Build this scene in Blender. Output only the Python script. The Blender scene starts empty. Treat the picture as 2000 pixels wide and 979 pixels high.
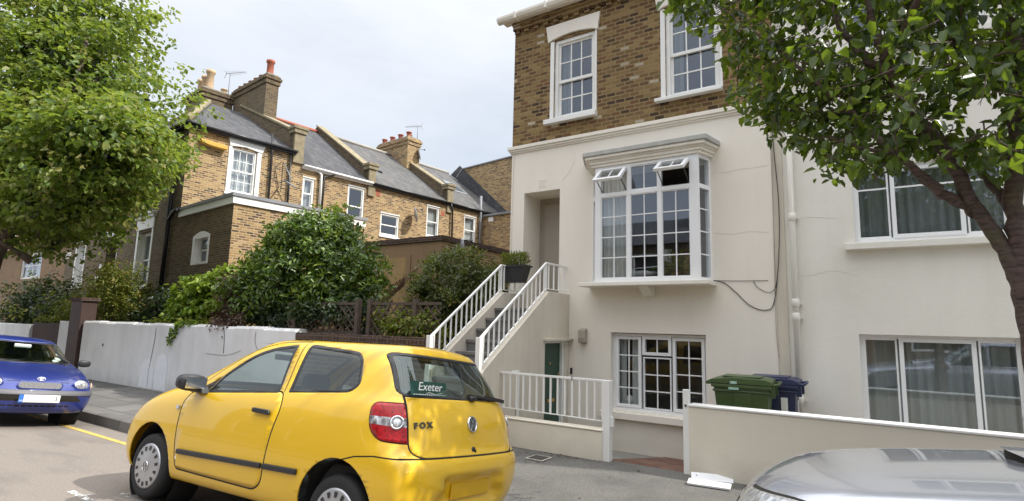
import bpy, bmesh, math, random
import numpy as np
from mathutils import Vector, Matrix
from mathutils.geometry import tessellate_polygon
R=math.radians
random.seed(7); RNG=np.random.default_rng(11)
scn=bpy.context.scene
col=scn.collection
# ---------------------------------------------------------------- survey
# the camera's orientation and position, solved from the vanishing points of the street
F_PX,CX,CY=1092.,1000.,489.5
RM=np.array([[0.83345493,-0.0541368,-0.54992917],[0.5519972,0.12755178,0.82403255],[0.02553396,-0.99035335,0.13619202]])
EYE=np.array([0,0,1.65])
def _ray(u,v): return RM@np.array([u-CX,v-CY,F_PX])
def PY(u,v,y):
    d=_ray(u,v); return Vector(EYE+d*(y/d[1]))
def PX(u,v,x):
    d=_ray(u,v); return Vector(EYE+d*(x/d[0]))
def PZ(u,v,z):
    d=_ray(u,v); return Vector(EYE+d*((z-EYE[2])/d[2]))
def PN(u,v,o,n):
    d=_ray(u,v); o=np.array(o); n=np.array(n); t=((o-EYE)@n)/(d@n); return Vector(EYE+d*t)
# ---------------------------------------------------------------- objects
def setp(o,label=None,cat=None,group=None,kind=None):
    if label: o['label']=label
    if cat: o['category']=cat
    if group: o['group']=group
    if kind: o['kind']=kind
    return o
def thing(name,label,cat,loc=(0,0,0),rotz=0.,group=None,mat4=None):
    o=bpy.data.objects.new(name,None); col.objects.link(o)
    o.empty_display_size=.2
    o.matrix_world=mat4 if mat4 is not None else Matrix.Translation(loc)@Matrix.Rotation(rotz,4,'Z')
    return setp(o,label,cat,group)
SPLIT={'sill','jamb','stay','tassel','label','patch_brick','chimney_pot','air_vent','wall_box'}
def world_of(o):
    m=o.matrix_basis.copy(); p=o.parent
    while p is not None: m=p.matrix_basis@m; p=p.parent
    return m
class MB:
    """collects faces in world space (through frame M) and links them as one mesh object"""
    def __init__(s,M=None): s.v=[];s.f=[];s.m=[];s.M=M or Matrix();s.sm=[];s.cur=0
    def V(s,p): s.v.append(s.M@Vector(p)); return len(s.v)-1
    def face(s,pts,mi=None,smooth=False):
        s.f.append([s.V(p) for p in pts]); s.m.append(s.cur if mi is None else mi); s.sm.append(smooth); return s
    def box(s,x0,x1,y0,y1,z0,z1,mi=None):
        P=[(x,y,z) for z in (z0,z1) for y in (y0,y1) for x in (x0,x1)]
        i=[s.V(p) for p in P]
        for q in ((0,2,3,1),(4,5,7,6),(0,1,5,4),(2,6,7,3),(0,4,6,2),(1,3,7,5)):
            s.f.append([i[k] for k in q]); s.m.append(s.cur if mi is None else mi); s.sm.append(False)
        return s
    def prism(s,poly,axis,a,b,mi=None):
        """extrude a 2D polygon along axis ('x': (y,z), 'y': (x,z), 'z': (x,y))"""
        def P(p,t): return {'x':(t,p[0],p[1]),'y':(p[0],t,p[1]),'z':(p[0],p[1],t)}[axis]
        n=len(poly); A=[s.V(P(p,a)) for p in poly]; B=[s.V(P(p,b)) for p in poly]
        mi=s.cur if mi is None else mi
        s.f+= [A[::-1],B]; s.m+=[mi,mi]; s.sm+=[False,False]
        for k in range(n):
            s.f.append([A[k],A[(k+1)%n],B[(k+1)%n],B[k]]); s.m.append(mi); s.sm.append(False)
        return s
    def tube(s,path,r,n=8,mi=None,cap=True,smooth=True):
        path=[Vector(p) for p in path]; rs=r if isinstance(r,(list,tuple)) else [r]*len(path)
        rings=[];up=None
        for k,p in enumerate(path):
            t=(path[min(k+1,len(path)-1)]-path[max(k-1,0)]).normalized()
            if up is None:
                up=Vector((0,0,1)) if abs(t.z)<.9 else Vector((1,0,0))
            a=t.cross(up).normalized(); up=a.cross(t).normalized()
            rings.append([s.V(p+(a*math.cos(2*math.pi*j/n)+up*math.sin(2*math.pi*j/n))*rs[k]) for j in range(n)])
        mi=s.cur if mi is None else mi
        for k in range(len(rings)-1):
            for j in range(n):
                s.f.append([rings[k][j],rings[k][(j+1)%n],rings[k+1][(j+1)%n],rings[k+1][j]]); s.m.append(mi); s.sm.append(smooth)
        if cap:
            s.f+=[rings[0][::-1],rings[-1]]; s.m+=[mi,mi]; s.sm+=[False,False]
        return s
    def bar(s,a,b,w,d=None,mi=None,up=(0,0,1)):
        """rectangular bar from a to b"""
        a=Vector(a);b=Vector(b);d=d or w; t=(b-a).normalized(); up=Vector(up)
        if abs(t.dot(up))>.99: up=Vector((0,1,0))
        x=t.cross(up).normalized()*(w/2); y=x.cross(t).normalized()*(d/2)
        A=[s.V(a+x*i+y*j) for i,j in ((-1,-1),(1,-1),(1,1),(-1,1))]; B=[s.V(b+x*i+y*j) for i,j in ((-1,-1),(1,-1),(1,1),(-1,1))]
        mi=s.cur if mi is None else mi
        for q in (A[::-1],B,*[[A[k],A[(k+1)%4],B[(k+1)%4],B[k]] for k in range(4)]):
            s.f.append(q); s.m.append(mi); s.sm.append(False)
        return s
    def lathe(s,prof,n=24,axis='z',c=(0,0,0),mi=None,smooth=True,cap=True):
        """prof: (radius, height) pairs"""
        c=Vector(c); rings=[]; mi=s.cur if mi is None else mi
        for r,h in prof:
            ring=[]
            for j in range(n):
                q=2*math.pi*j/n; a,b=r*math.cos(q),r*math.sin(q)
                p={'z':(a,b,h),'y':(a,h,b),'x':(h,a,b)}[axis]
                ring.append(s.V(c+Vector(p)))
            rings.append(ring)
        for k in range(len(rings)-1):
            for j in range(n):
                s.f.append([rings[k][j],rings[k][(j+1)%n],rings[k+1][(j+1)%n],rings[k+1][j]]); s.m.append(mi); s.sm.append(smooth)
        if cap and prof[0][0]>1e-4: s.f.append(rings[0][::-1]); s.m.append(mi); s.sm.append(False)
        if cap and prof[-1][0]>1e-4: s.f.append(rings[-1]); s.m.append(mi); s.sm.append(False)
        return s
    def sheet(s,fn,nu,nv,mi=None,smooth=True):
        g=[[s.V(fn(i/nu,j/nv)) for j in range(nv+1)] for i in range(nu+1)]; mi=s.cur if mi is None else mi
        for i in range(nu):
            for j in range(nv):
                s.f.append([g[i][j],g[i+1][j],g[i+1][j+1],g[i][j+1]]); s.m.append(mi); s.sm.append(smooth)
        return s
    def pieces(s):
        """split into one MB per connected piece"""
        par=list(range(len(s.v)))
        def fd_(a):
            while par[a]!=a: par[a]=par[par[a]]; a=par[a]
            return a
        for f in s.f:
            for q in f[1:]: par[fd_(q)]=fd_(f[0])
        out={}
        for f,m_,sm in zip(s.f,s.m,s.sm):
            r=fd_(f[0]); b=out.setdefault(r,(MB(),{})); ids=[]
            for q in f:
                if q not in b[1]: b[1][q]=len(b[0].v); b[0].v.append(s.v[q])
                ids.append(b[1][q])
            b[0].f.append(ids); b[0].m.append(m_); b[0].sm.append(sm)
        return [b[0] for b in out.values()]
    def build(s,name,mats,parent=None,label=None,bevel=0,fix=True,**kw):
        if name in SPLIT:
            return [q._build(name,mats,parent,label,bevel,fix,**kw) for q in s.pieces()][0]
        return s._build(name,mats,parent,label,bevel,fix,**kw)
    def _build(s,name,mats,parent=None,label=None,bevel=0,fix=True,**kw):
        me=bpy.data.meshes.new(name)
        inv=world_of(parent).inverted() if parent is not None else None
        vs=[(inv@v if inv is not None else v) for v in s.v]
        me.from_pydata(vs,[],s.f)
        mats=mats if isinstance(mats,(list,tuple)) else [mats]
        for m in mats: me.materials.append(m)
        for p,mi,sm in zip(me.polygons,s.m,s.sm): p.material_index=min(mi,len(mats)-1); p.use_smooth=sm
        if fix:
            bm=bmesh.new(); bm.from_mesh(me); bmesh.ops.recalc_face_normals(bm,faces=bm.faces); bm.to_mesh(me); bm.free()
        boxuv(me)
        o=bpy.data.objects.new(name,me); col.objects.link(o)
        if parent is not None: o.parent=parent
        if bevel:
            b=o.modifiers.new('bevel','BEVEL'); b.width=bevel; b.segments=2; b.limit_method='ANGLE'; b.angle_limit=R(40)
        return setp(o,label,kw.get('cat'),kw.get('group'),kw.get('kind'))
def boxuv(me):
    uv=me.uv_layers.new(name='UVMap') if not me.uv_layers else me.uv_layers[0]
    co=np.empty(len(me.vertices)*3,dtype=np.float32); me.vertices.foreach_get('co',co); co=co.reshape(-1,3)
    lv=np.empty(len(me.loops),dtype=np.int32); me.loops.foreach_get('vertex_index',lv)
    nrm=np.empty(len(me.polygons)*3,dtype=np.float32); me.polygons.foreach_get('normal',nrm); nrm=np.abs(nrm.reshape(-1,3))
    tot=np.empty(len(me.polygons),dtype=np.int32); me.polygons.foreach_get('loop_total',tot)
    ax=np.repeat(np.where(nrm[:,2]>.75,2,np.where(nrm[:,0]>nrm[:,1],0,1)),tot)
    p=co[lv]; u=np.where(ax==0,p[:,1],p[:,0]); v=np.where(ax==2,p[:,1],p[:,2])
    uv.data.foreach_set('uv',np.stack([u,v],1).astype(np.float32).ravel())
def frame(o,right):
    """wall frame: local x runs along the wall, local y goes INTO it, z is up"""
    r=Vector((right[0],right[1],0)).normalized(); d=Vector((-r.y,r.x,0))
    return Matrix(((r.x,d.x,0,o[0]),(r.y,d.y,0,o[1]),(0,0,1,o[2]),(0,0,0,1)))
def dup(root,mat4,label=None,group=None,parent=None):
    c=root.copy(); col.objects.link(c)
    if parent is None:
        c.matrix_basis=mat4
        if label: c['label']=label
        if group: c['group']=group
    else: c.parent=parent
    for ch in [o for o in bpy.data.objects if o.parent==root]: dup(ch,None,parent=c)
    return c
def text_mesh(txt,size,M,mat,name,parent,ext=.002,shear=0,align='CENTER',bold=0):
    cu=bpy.data.curves.new('lettering','FONT'); cu.body=txt; cu.size=size; cu.extrude=ext; cu.shear=shear; cu.align_x=align; cu.align_y='CENTER'; cu.offset=bold
    t=bpy.data.objects.new('lettering',cu); col.objects.link(t)
    bpy.context.view_layer.update()
    me=bpy.data.meshes.new_from_object(t.evaluated_get(bpy.context.evaluated_depsgraph_get()))
    bpy.data.objects.remove(t)
    me.transform((world_of(parent).inverted() if parent else Matrix())@M); me.materials.clear(); me.materials.append(mat)
    o=bpy.data.objects.new(name,me); col.objects.link(o); o.parent=parent
    return o
# ---------------------------------------------------------------- materials
def mat(name):
    m=bpy.data.materials.new(name); m.use_nodes=True; nt=m.node_tree; nt.nodes.clear()
    return m,nt
class N:
    def __init__(s,nt): s.nt=nt
    def __call__(s,t,**kw):
        n=s.nt.nodes.new(t)
        for k,v in kw.items():
            if k.startswith('_'): setattr(n,k[1:],v)
        for k,v in kw.items():
            if not k.startswith('_'):
                k2=int(k[1:]) if k[0]=='i' and k[1:].isdigit() else k.replace('__',' ')
                if hasattr(v,'is_output') or isinstance(v,bpy.types.NodeSocket): s.nt.links.new(v,n.inputs[k2])
                else: n.inputs[k2].default_value=v
        return n
    def ramp(s,fac,stops,interp='LINEAR'):
        n=s.nt.nodes.new('ShaderNodeValToRGB'); n.color_ramp.interpolation=interp
        e=n.color_ramp.elements
        while len(e)>1: e.remove(e[-1])
        for i,(p,c) in enumerate(stops):
            q=e[0] if i==0 else e.new(p)
            q.position=p; q.color=(*c,1) if len(c)==3 else c
        s.nt.links.new(fac,n.inputs[0]); return n.outputs[0]
    def mix(s,fac,a,b,mode='MIX'):
        n=s.nt.nodes.new('ShaderNodeMix'); n.data_type='RGBA'; n.blend_type=mode
        for k,v in ((0,fac),(6,a),(7,b)):
            if isinstance(v,bpy.types.NodeSocket): s.nt.links.new(v,n.inputs[k])
            else: n.inputs[k].default_value=v if k==0 else ((*v,1) if len(v)==3 else v)
        return n.outputs[2]
    def math(s,op,a,b=0.):
        n=s.nt.nodes.new('ShaderNodeMath'); n.operation=op
        for k,v in ((0,a),(1,b)):
            if isinstance(v,bpy.types.NodeSocket): s.nt.links.new(v,n.inputs[k])
            else: n.inputs[k].default_value=v
        return n.outputs[0]
    def noise(s,vec,scale,detail=4,rough=.55):
        n=s('ShaderNodeTexNoise',Scale=scale,Detail=detail,Roughness=rough)
        if vec is not None: s.nt.links.new(vec,n.inputs['Vector'])
        return n.outputs[0]
    def bump(s,h,strength=.3,dist=.01):
        n=s('ShaderNodeBump',Strength=strength,Distance=dist); s.nt.links.new(h,n.inputs['Height']); return n.outputs[0]
    def out(s,bsdf):
        o=s.nt.nodes.new('ShaderNodeOutputMaterial'); s.nt.links.new(bsdf,o.inputs[0])
    def prin(s,color,rough=.6,normal=None,**kw):
        n=s.nt.nodes.new('ShaderNodeBsdfPrincipled')
        def st(k,v):
            if isinstance(v,bpy.types.NodeSocket): s.nt.links.new(v,n.inputs[k])
            else: n.inputs[k].default_value=(*v,1) if isinstance(v,tuple) and len(v)==3 else v
        st('Base Color',color); st('Roughness',rough)
        if normal is not None: st('Normal',normal)
        for k,v in kw.items(): st(k.replace('_',' '),v)
        return n.outputs[0]
    def pos(s): return s.nt.nodes.new('ShaderNodeNewGeometry').outputs['Position']
    def obj(s): return s.nt.nodes.new('ShaderNodeTexCoord').outputs['Object']
    def uv(s): return s.nt.nodes.new('ShaderNodeTexCoord').outputs['UV']
def plain(name,color,rough=.5,var=.06,scale=6,bump=0,bscale=60,**kw):
    m,nt=mat(name); n=N(nt); p=n.pos()
    a=n.noise(p,scale); c=n.mix(a,tuple(max(0,x*(1-var*2)) for x in color),tuple(min(1,x*(1+var*2)) for x in color))
    nr=n.bump(n.noise(p,bscale,3),bump,.004) if bump else None
    n.out(n.prin(c,rough,nr,**kw)); return m
def brick_mat(name,stops,mortar,size=(.225,.075),mort=.011,bump=.5,soot=.35,rough=.9,warp=.006):
    m,nt=mat(name); n=N(nt); uv=n.uv(); p=n.pos()
    nz=n('ShaderNodeTexNoise',Scale=14,Detail=2); nt.links.new(uv,nz.inputs['Vector'])
    vm=n('ShaderNodeVectorMath',_operation='SCALE',Scale=warp); nt.links.new(nz.outputs[1],vm.inputs[0])
    va=n('ShaderNodeVectorMath',_operation='ADD'); nt.links.new(uv,va.inputs[0]); nt.links.new(vm.outputs[0],va.inputs[1])
    b=n('ShaderNodeTexBrick',Scale=1,Color1=(0,0,0,1),Color2=(1,1,1,1),Mortar=(.5,.5,.5,1)); b.inputs['Mortar Size'].default_value=mort; b.inputs['Mortar Smooth'].default_value=.25
    b.inputs['Brick Width'].default_value=size[0]; b.inputs['Row Height'].default_value=size[1]; b.inputs['Bias'].default_value=0
    nt.links.new(va.outputs[0],b.inputs['Vector'])
    c=n.ramp(b.outputs[0],stops,'CONSTANT' if len(stops)>4 else 'LINEAR')
    fine=n.noise(p,45,4); c=n.mix(n.math('MULTIPLY',fine,.55),c,tuple(x*.45 for x in stops[0][1]))
    big=n.noise(p,.7,4); c=n.mix(n.math('MULTIPLY',n.math('POWER',big,2.),soot*2),c,tuple(x*.35 for x in mortar))
    mc=n.mix(n.noise(p,5,3),tuple(x*.75 for x in mortar),mortar)
    c=n.mix(b.outputs[1],c,mc)
    h=n.math('ADD',n.math('MULTIPLY',b.outputs[1],-1.),n.math('MULTIPLY',fine,.5))
    n.out(n.prin(c,rough,n.bump(h,bump,.012))); return m
def render_mat(name,color,stain,amount=.25,bump=.15,streak=.25,fine=True):
    m,nt=mat(name); n=N(nt); p=n.pos()
    mp=n('ShaderNodeMapping'); nt.links.new(p,mp.inputs[0]); mp.inputs['Scale'].default_value=(1.4,1.4,.18)
    st=n.noise(mp.outputs[0],2.2,5,.6); big=n.noise(p,.8,5,.6); sm=n.noise(p,9,4)
    c=n.mix(n.math('MULTIPLY',n.math('POWER',st,2.5),streak*3),color,stain)
    c=n.mix(n.math('MULTIPLY',n.math('POWER',big,3.),amount*3),c,stain)
    c=n.mix(n.math('MULTIPLY',sm,.12),c,tuple(x*.8 for x in color))
    sz=n('ShaderNodeSeparateXYZ'); nt.links.new(p,sz.inputs[0]); dmp=n.ramp(n.math('ADD',sz.outputs[2],n.math('MULTIPLY',n.noise(p,2.5,5,.65),.7)),[(.18,(.75,.75,.75)),(.62,(0,0,0))]); c=n.mix(n.math('MULTIPLY',dmp,.55),c,tuple(x*.8 for x in stain))
    h=n.math('ADD',n.noise(p,35,4),n.math('MULTIPLY',n.noise(p,3,3),1.5))
    n.out(n.prin(c,.85,n.bump(h,bump,.012))); return m
def leaf_mat(name,cols,trans=(.25,.35,.03),tr=.35,spec=.4,rough=.42):
    m,nt=mat(name); n=N(nt)
    g=nt.nodes.new('ShaderNodeNewGeometry')
    k=len(cols); c=n.ramp(g.outputs['Random Per Island'],[(i/(k-1),cc) for i,cc in enumerate(cols)])
    p=n.noise(g.outputs['Position'],1.3,2); c=n.mix(n.math('MULTIPLY',p,.5),c,tuple(x*.45 for x in cols[0]))
    b=n.prin(c,rough,None,Specular_IOR_Level=spec)
    t=n('ShaderNodeBsdfTranslucent'); tc=n.mix(.6,c,trans); nt.links.new(tc,t.inputs[0])
    mx=n('ShaderNodeMixShader',i0=tr); nt.links.new(b,mx.inputs[1]); nt.links.new(t.outputs[0],mx.inputs[2])
    n.out(mx.outputs[0]); return m
def glass_mat(name,tint=(.75,.8,.8),refl=.12,boost=1.0,gcol=(.9,.95,1.)):
    m,nt=mat(name); n=N(nt)
    lw=n('ShaderNodeLayerWeight',Blend=.5); f=n.math('ADD',n.math('MULTIPLY',n.math('POWER',lw.outputs['Facing'],4.),boost),refl); f=n.math('MINIMUM',f,1.)   # thin pane: same from both sides
    t=n('ShaderNodeBsdfTransparent',Color=(*tint,1)); g=n('ShaderNodeBsdfGlossy',Roughness=.0,Color=(*gcol,1))
    wv=n.bump(n.noise(n.pos(),1.6,1),.02,.05); nt.links.new(wv,g.inputs['Normal'])
    mx=n('ShaderNodeMixShader',i0=f); nt.links.new(t.outputs[0],mx.inputs[1]); nt.links.new(g.outputs[0],mx.inputs[2]); n.out(mx.outputs[0]); return m
def paint_mat(name,color,metal=0.,flake=0.,rough=.35,coat=1.):
    m,nt=mat(name); n=N(nt); p=n.pos()
    dirt=n.noise(p,3,5); c=n.mix(n.math('MULTIPLY',n.math('POWER',dirt,3.),.35),color,tuple(x*.55+.02 for x in color))
    r=n.math('ADD',n.math('MULTIPLY',n.noise(p,7,3),.06),rough-.03)
    n.out(n.prin(c,r,None,Metallic=metal,Coat_Weight=coat,Coat_Roughness=.03,Coat_IOR=1.5)); return m
M={}
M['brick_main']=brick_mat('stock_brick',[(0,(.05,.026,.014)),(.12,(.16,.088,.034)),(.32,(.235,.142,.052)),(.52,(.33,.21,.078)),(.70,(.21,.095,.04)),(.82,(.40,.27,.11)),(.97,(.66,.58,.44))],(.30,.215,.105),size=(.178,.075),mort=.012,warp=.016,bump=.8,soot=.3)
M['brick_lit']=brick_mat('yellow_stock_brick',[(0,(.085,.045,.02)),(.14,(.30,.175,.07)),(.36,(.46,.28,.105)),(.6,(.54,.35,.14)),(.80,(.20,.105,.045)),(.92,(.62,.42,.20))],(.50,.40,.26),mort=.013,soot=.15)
M['brick_shade']=brick_mat('shade_toned_brick',[(0,(.08,.05,.027)),(.2,(.15,.1,.05)),(.5,(.2,.135,.065)),(.8,(.12,.075,.04)),(.92,(.24,.16,.08))],(.24,.2,.14),soot=.35)  # darker copy of the yellow brick, shade put into its colour
M['brick_red']=brick_mat('red_brick',[(0,(.22,.12,.06)),(.4,(.32,.19,.09)),(.7,(.38,.25,.12)),(1,(.26,.15,.07))],(.38,.3,.22),soot=.2)
M['brick_dark']=brick_mat('garden_brick',[(0,(.05,.025,.02)),(.5,(.1,.05,.035)),(1,(.14,.08,.05))],(.14,.11,.09),soot=.3)
M['cream']=render_mat('cream_render',(.87,.825,.745),(.62,.55,.45),.20,.16,.16)
M['stone']=render_mat('pale_render',(.83,.81,.75),(.54,.51,.44),.24,.18,.18)
M['oldwhite']=render_mat('weathered_whitewash',(.82,.825,.835),(.36,.33,.28),.30,.25,.24)
M['grubby']=render_mat('grubby_render',(.74,.68,.58),(.25,.23,.19),.36,.2,.26)
M['brown_render']=render_mat('brown_render',(.30,.20,.11),(.14,.09,.05),.35,.2,.25)
M['buffwall']=render_mat('buff_masonry_paint',(.77,.71,.60),(.50,.45,.37),.12,.12,.10)
M['white']=plain('white_gloss_paint',(.82,.82,.80),.35,.04,5)
M['upvc']=plain('white_frame',(.84,.85,.87),.25,.02,5)
M['trim']=plain('cream_paint',(.80,.76,.68),.5,.05,5,.1)
M['slate']=brick_mat('slate_roof',[(0,(.062,.065,.075)),(.4,(.085,.087,.097)),(.75,(.105,.106,.113)),(1,(.14,.137,.137))],(.05,.05,.055),(.26,.17),.006,.35,.25,.85,.003)
M['slate2']=brick_mat('weathered_slate_roof',[(0,(.10,.10,.105)),(.4,(.13,.128,.128)),(.75,(.155,.15,.145)),(1,(.19,.18,.17))],(.07,.07,.07),(.26,.17),.006,.35,.25,.85,.003)
M['tile_red']=brick_mat('red_roof_tile',[(0,(.16,.07,.045)),(.5,(.22,.11,.075)),(1,(.27,.14,.1))],(.1,.05,.04),(.17,.11),.006,.5,.25)
M['lead']=plain('lead_sheet',(.24,.25,.27),.55,.15,3,.15)
M['black']=plain('black_paint',(.02,.02,.022),.35,.1)
M['rubber']=plain('black_rubber',(.017,.017,.018),.75,.15,30,.1)
M['plastic']=plain('black_plastic',(.025,.025,.027),.45,.1)
M['grey_plastic']=plain('grey_plastic',(.10,.10,.11),.5,.1)
M['chrome']=plain('bright_metal',(.75,.76,.78),.15,.02,5,Metallic=1.)
M['alu']=plain('silver_hubcap',(.50,.51,.53),.35,.05,9,Metallic=.6)
M['dark']=plain('dark_room',(.035,.033,.03),.9,.2)
M['interior']=plain('room_wall',(.17,.155,.135),.9,.2,2)
M['curtain']=plain('white_curtain',(.72,.72,.70),.9,.05,4)
M['curtain_grey']=plain('grey_net_curtain',(.30,.32,.32),.9,.1,4)
M['net']=plain('pale_net_curtain',(.40,.42,.41),.9,.06,4)
M['glass']=glass_mat('window_glass',(.78,.82,.83),.17,.8,(.80,.87,.98))
M['glass_low']=glass_mat('low_reflection_glass',(.78,.82,.83),.035,.45)  # reflection turned down to weaken the mirrored yellow car
M['glass_car']=glass_mat('tinted_glass',(.80,.88,.86),.11,.9,(.9,.97,.97))
M['glass_back']=glass_mat('rear_tinted_glass',(.66,.78,.75),.10,.9,(.85,.97,.97))
M['terracotta']=plain('terracotta',(.36,.11,.065),.8,.15,8,.1)
M['buffpot']=plain('buff_chimney_pot',(.50,.36,.22),.8,.15,8,.1)
M['cement']=plain('cement',(.34,.32,.28),.9,.15,6,.2)
M['copingmoss']=plain('mossy_coping',(.26,.22,.14),.9,.3,5,.3)
M['concrete_step']=plain('grey_step',(.16,.155,.155),.8,.2,5,.2)
M['green_door']=plain('green_door_paint',(.008,.05,.032),.4,.08,3)
M['recess_door']=plain('greige_door_paint',(.36,.32,.27),.5,.05,3)  # one greige colour for the recessed front door
M['brass']=plain('brass',(.6,.4,.13),.3,.05,5,Metallic=1.)
M['wood']=plain('weathered_wood',(.085,.062,.048),.85,.3,9,.3)
M['wood_dark']=plain('dark_fence_stain',(.055,.028,.024),.75,.25,6,.3)
M['soil']=plain('garden_soil',(.075,.055,.035),.95,.3,6,.5,15)
M['binG']=plain('green_bin_plastic',(.048,.085,.024),.42,.15,3)
M['binB']=plain('blue_bin_plastic',(.022,.03,.085),.42,.12,3)
M['yellow_awning']=plain('yellow_box_paint',(.62,.36,.06),.6,.1)
M['stucco_grey']=plain('grey_casing',(.38,.35,.29),.6,.1,8,.1)
# ---- ground
def road_mat():
    m,nt=mat('worn_tarmac_road'); n=N(nt); p=n.pos()
    ag=n('ShaderNodeTexVoronoi',Scale=95); nt.links.new(p,ag.inputs['Vector'])
    c=n.ramp(n.noise(p,70,5,.7),[(.3,(.13,.118,.108)),(.5,(.235,.21,.19)),(.7,(.36,.325,.295))])
    c=n.mix(n.math('MULTIPLY',ag.outputs[0],.5),c,(.13,.12,.11))
    mp=n('ShaderNodeMapping'); nt.links.new(p,mp.inputs[0]); mp.inputs['Scale'].default_value=(.5,1.6,1)
    pt=n.noise(mp.outputs[0],1.1,6,.65); c=n.mix(n.ramp(pt,[(.5,(0,0,0)),(.68,(1,1,1))]),c,(.12,.112,.108))
    c=n.mix(n.math('MULTIPLY',n.noise(p,.5,3),.5),c,(.24,.205,.175)); c=n.mix(1.,c,(1.0,.975,.945),'MULTIPLY')
    n.out(n.prin(c,.85,n.bump(ag.outputs[0],.5,.012))); return m
def tarmac_mat(name,a,b,d):
    m,nt=mat(name); n=N(nt); p=n.pos()
    ag=n('ShaderNodeTexVoronoi',Scale=80); nt.links.new(p,ag.inputs['Vector'])
    c=n.ramp(n.noise(p,60,5,.7),[(.3,a),(.7,b)])
    c=n.mix(n.ramp(n.noise(p,1.2,6,.65),[(.45,(0,0,0)),(.7,(1,1,1))]),c,d)
    n.out(n.prin(c,.9,n.bump(ag.outputs[0],.5,.01))); return m
M['road']=road_mat()
M['tarmac']=tarmac_mat('footway_tarmac',(.07,.068,.064),(.185,.178,.162),(.082,.078,.073))
M['slabs']=brick_mat('paving_slabs',[(0,(.15,.145,.14)),(.5,(.20,.19,.18)),(1,(.26,.25,.235))],(.075,.07,.065),(.75,.6),.012,.3,.4)
M['kerb']=brick_mat('granite_kerb',[(0,(.17,.16,.15)),(1,(.27,.25,.235))],(.06,.06,.055),(.9,.6),.012,.2,.35)
M['quarry']=brick_mat('quarry_tile',[(0,(.16,.075,.05)),(.5,(.22,.11,.075)),(1,(.26,.145,.1))],(.07,.05,.04),(.23,.23),.010,.3,.5)
M['yardpaving']=plain('yard_concrete',(.22,.21,.19),.9,.2,3,.3)
def worn_line(name,color,thr=.5):
    m,nt=mat(name); n=N(nt); p=n.pos()
    w=n.ramp(n.noise(p,22,6,.7),[(thr-.08,(0,0,0)),(thr+.05,(1,1,1))])
    b=n.prin(color,.7); t=n('ShaderNodeBsdfTransparent')
    mx=n('ShaderNodeMixShader'); nt.links.new(w,mx.inputs[0]); nt.links.new(t.outputs[0],mx.inputs[1]); nt.links.new(b,mx.inputs[2]); n.out(mx.outputs[0]); return m
M['yline']=worn_line('worn_yellow_paint',(.62,.42,.10),.40)
M['wline']=worn_line('worn_white_paint',(.72,.72,.70),.52)
# ---------------------------------------------------------------- ground
def strip(name,xs,prof,m,kind='structure',nx=1):
    mb=MB()
    for i in range(len(xs)-1):
        for (y0,z0),(y1,z1) in zip(prof,prof[1:]):
            mb.face([(xs[i],y0,z0),(xs[i+1],y0,z0),(xs[i+1],y1,z1),(xs[i],y1,z1)],smooth=False)
    return mb.build(name,m,kind=kind)
strip('ground',[-400,400],[(-300,-.62),(400,-.62)],M['soil'])
def road_z(y): 
    if y>2.5: return -.118*(y-2.5)
    if y<-3: return -.05*(-3-y)
    return 0.
RP=[(y,road_z(y)) for y in (-5.2,-4.5,-3,0,2.5,3.2,3.9,4.47)]
strip('road',[-160,60],RP,M['road'])
# kerb with a real step
for nm,xs in (('kerb',[-160,60]),):
    mb=MB(); mb.face([(xs[0],4.45,-.26),(xs[1],4.45,-.26),(xs[1],4.46,-.07),(xs[0],4.46,-.07)]); mb.face([(xs[0],4.46,-.07),(xs[1],4.46,-.07),(xs[1],4.49,-.055),(xs[0],4.49,-.055)]); mb.face([(xs[0],4.49,-.055),(xs[1],4.49,-.055),(xs[1],4.62,-.05),(xs[0],4.62,-.05)])
    mb.build('kerb',M['kerb'],kind='structure')
PAV=[(4.62,-.052),(5.4,-.03),(6.2,-.012),(6.95,0)]
strip('pavement',[-160,-6.6],PAV,M['slabs']); strip('pavement',[-6.6,60],PAV,M['tarmac'])
strip('far_pavement',[-160,60],[(-8,.03),(-5.2,.0),(-5.2,-.2)],M['tarmac'])
# painted markings, 4 mm sheets
mb=MB()
def on_road(x,y,dz=.004): return (x,y,road_z(y)+dz)
for x0,x1 in ((-40,-8.4),):
    mb.face([on_road(x0,3.96),on_road(x1,3.90),on_road(x1,4.0),on_road(x0,4.06)])
mb.build('road_marking',M['yline'],kind='structure')
mb=MB()
for (a,b,w) in ((PZ(138,960,0).xy[:],PZ(176,978,0).xy[:],.06),(PZ(165,968,0).xy[:],PZ(262,959,0).xy[:],.035),(PZ(185,975,0).xy[:],PZ(265,966,0).xy[:],.02)):
    a=Vector((*a,0));b=Vector((*b,0));n=Vector((-(b-a).y,(b-a).x,0)).normalized()*w/2
    mb.face([on_road(*(q.xy)) for q in (a-n,b-n,b+n,a+n)])
mb.build('road_marking',M['wline'],kind='structure')
# front yards fall towards the houses; back garden soil is banked up behind the street wall
strip('front_yard',[-5.8,14],[(6.95,-.0),(8.2,-.22),(9.1,-.34)],M['yardpaving'])
mb=MB(); mb.face([(-120,6.72,1.0),(-6.1,6.72,1.0),(-6.1,60,1.6),(-120,60,1.6)]); mb.build('garden_ground',M['soil'],kind='structure')
mb=MB()
A=PZ(1200,898,0);B=PZ(1346,920,0)
mb.face([(-3.0,6.97,.012),(-2.03,6.97,.012),(-2.03,9.0,-.31),(-3.0,9.0,-.31)]); mb.face([(-3.0,6.97,.012),(-2.03,6.97,.012),(-2.03,6.9,-.01),(-3.0,6.9,-.01)])
mb.build('path',M['quarry'],kind='structure')
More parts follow.
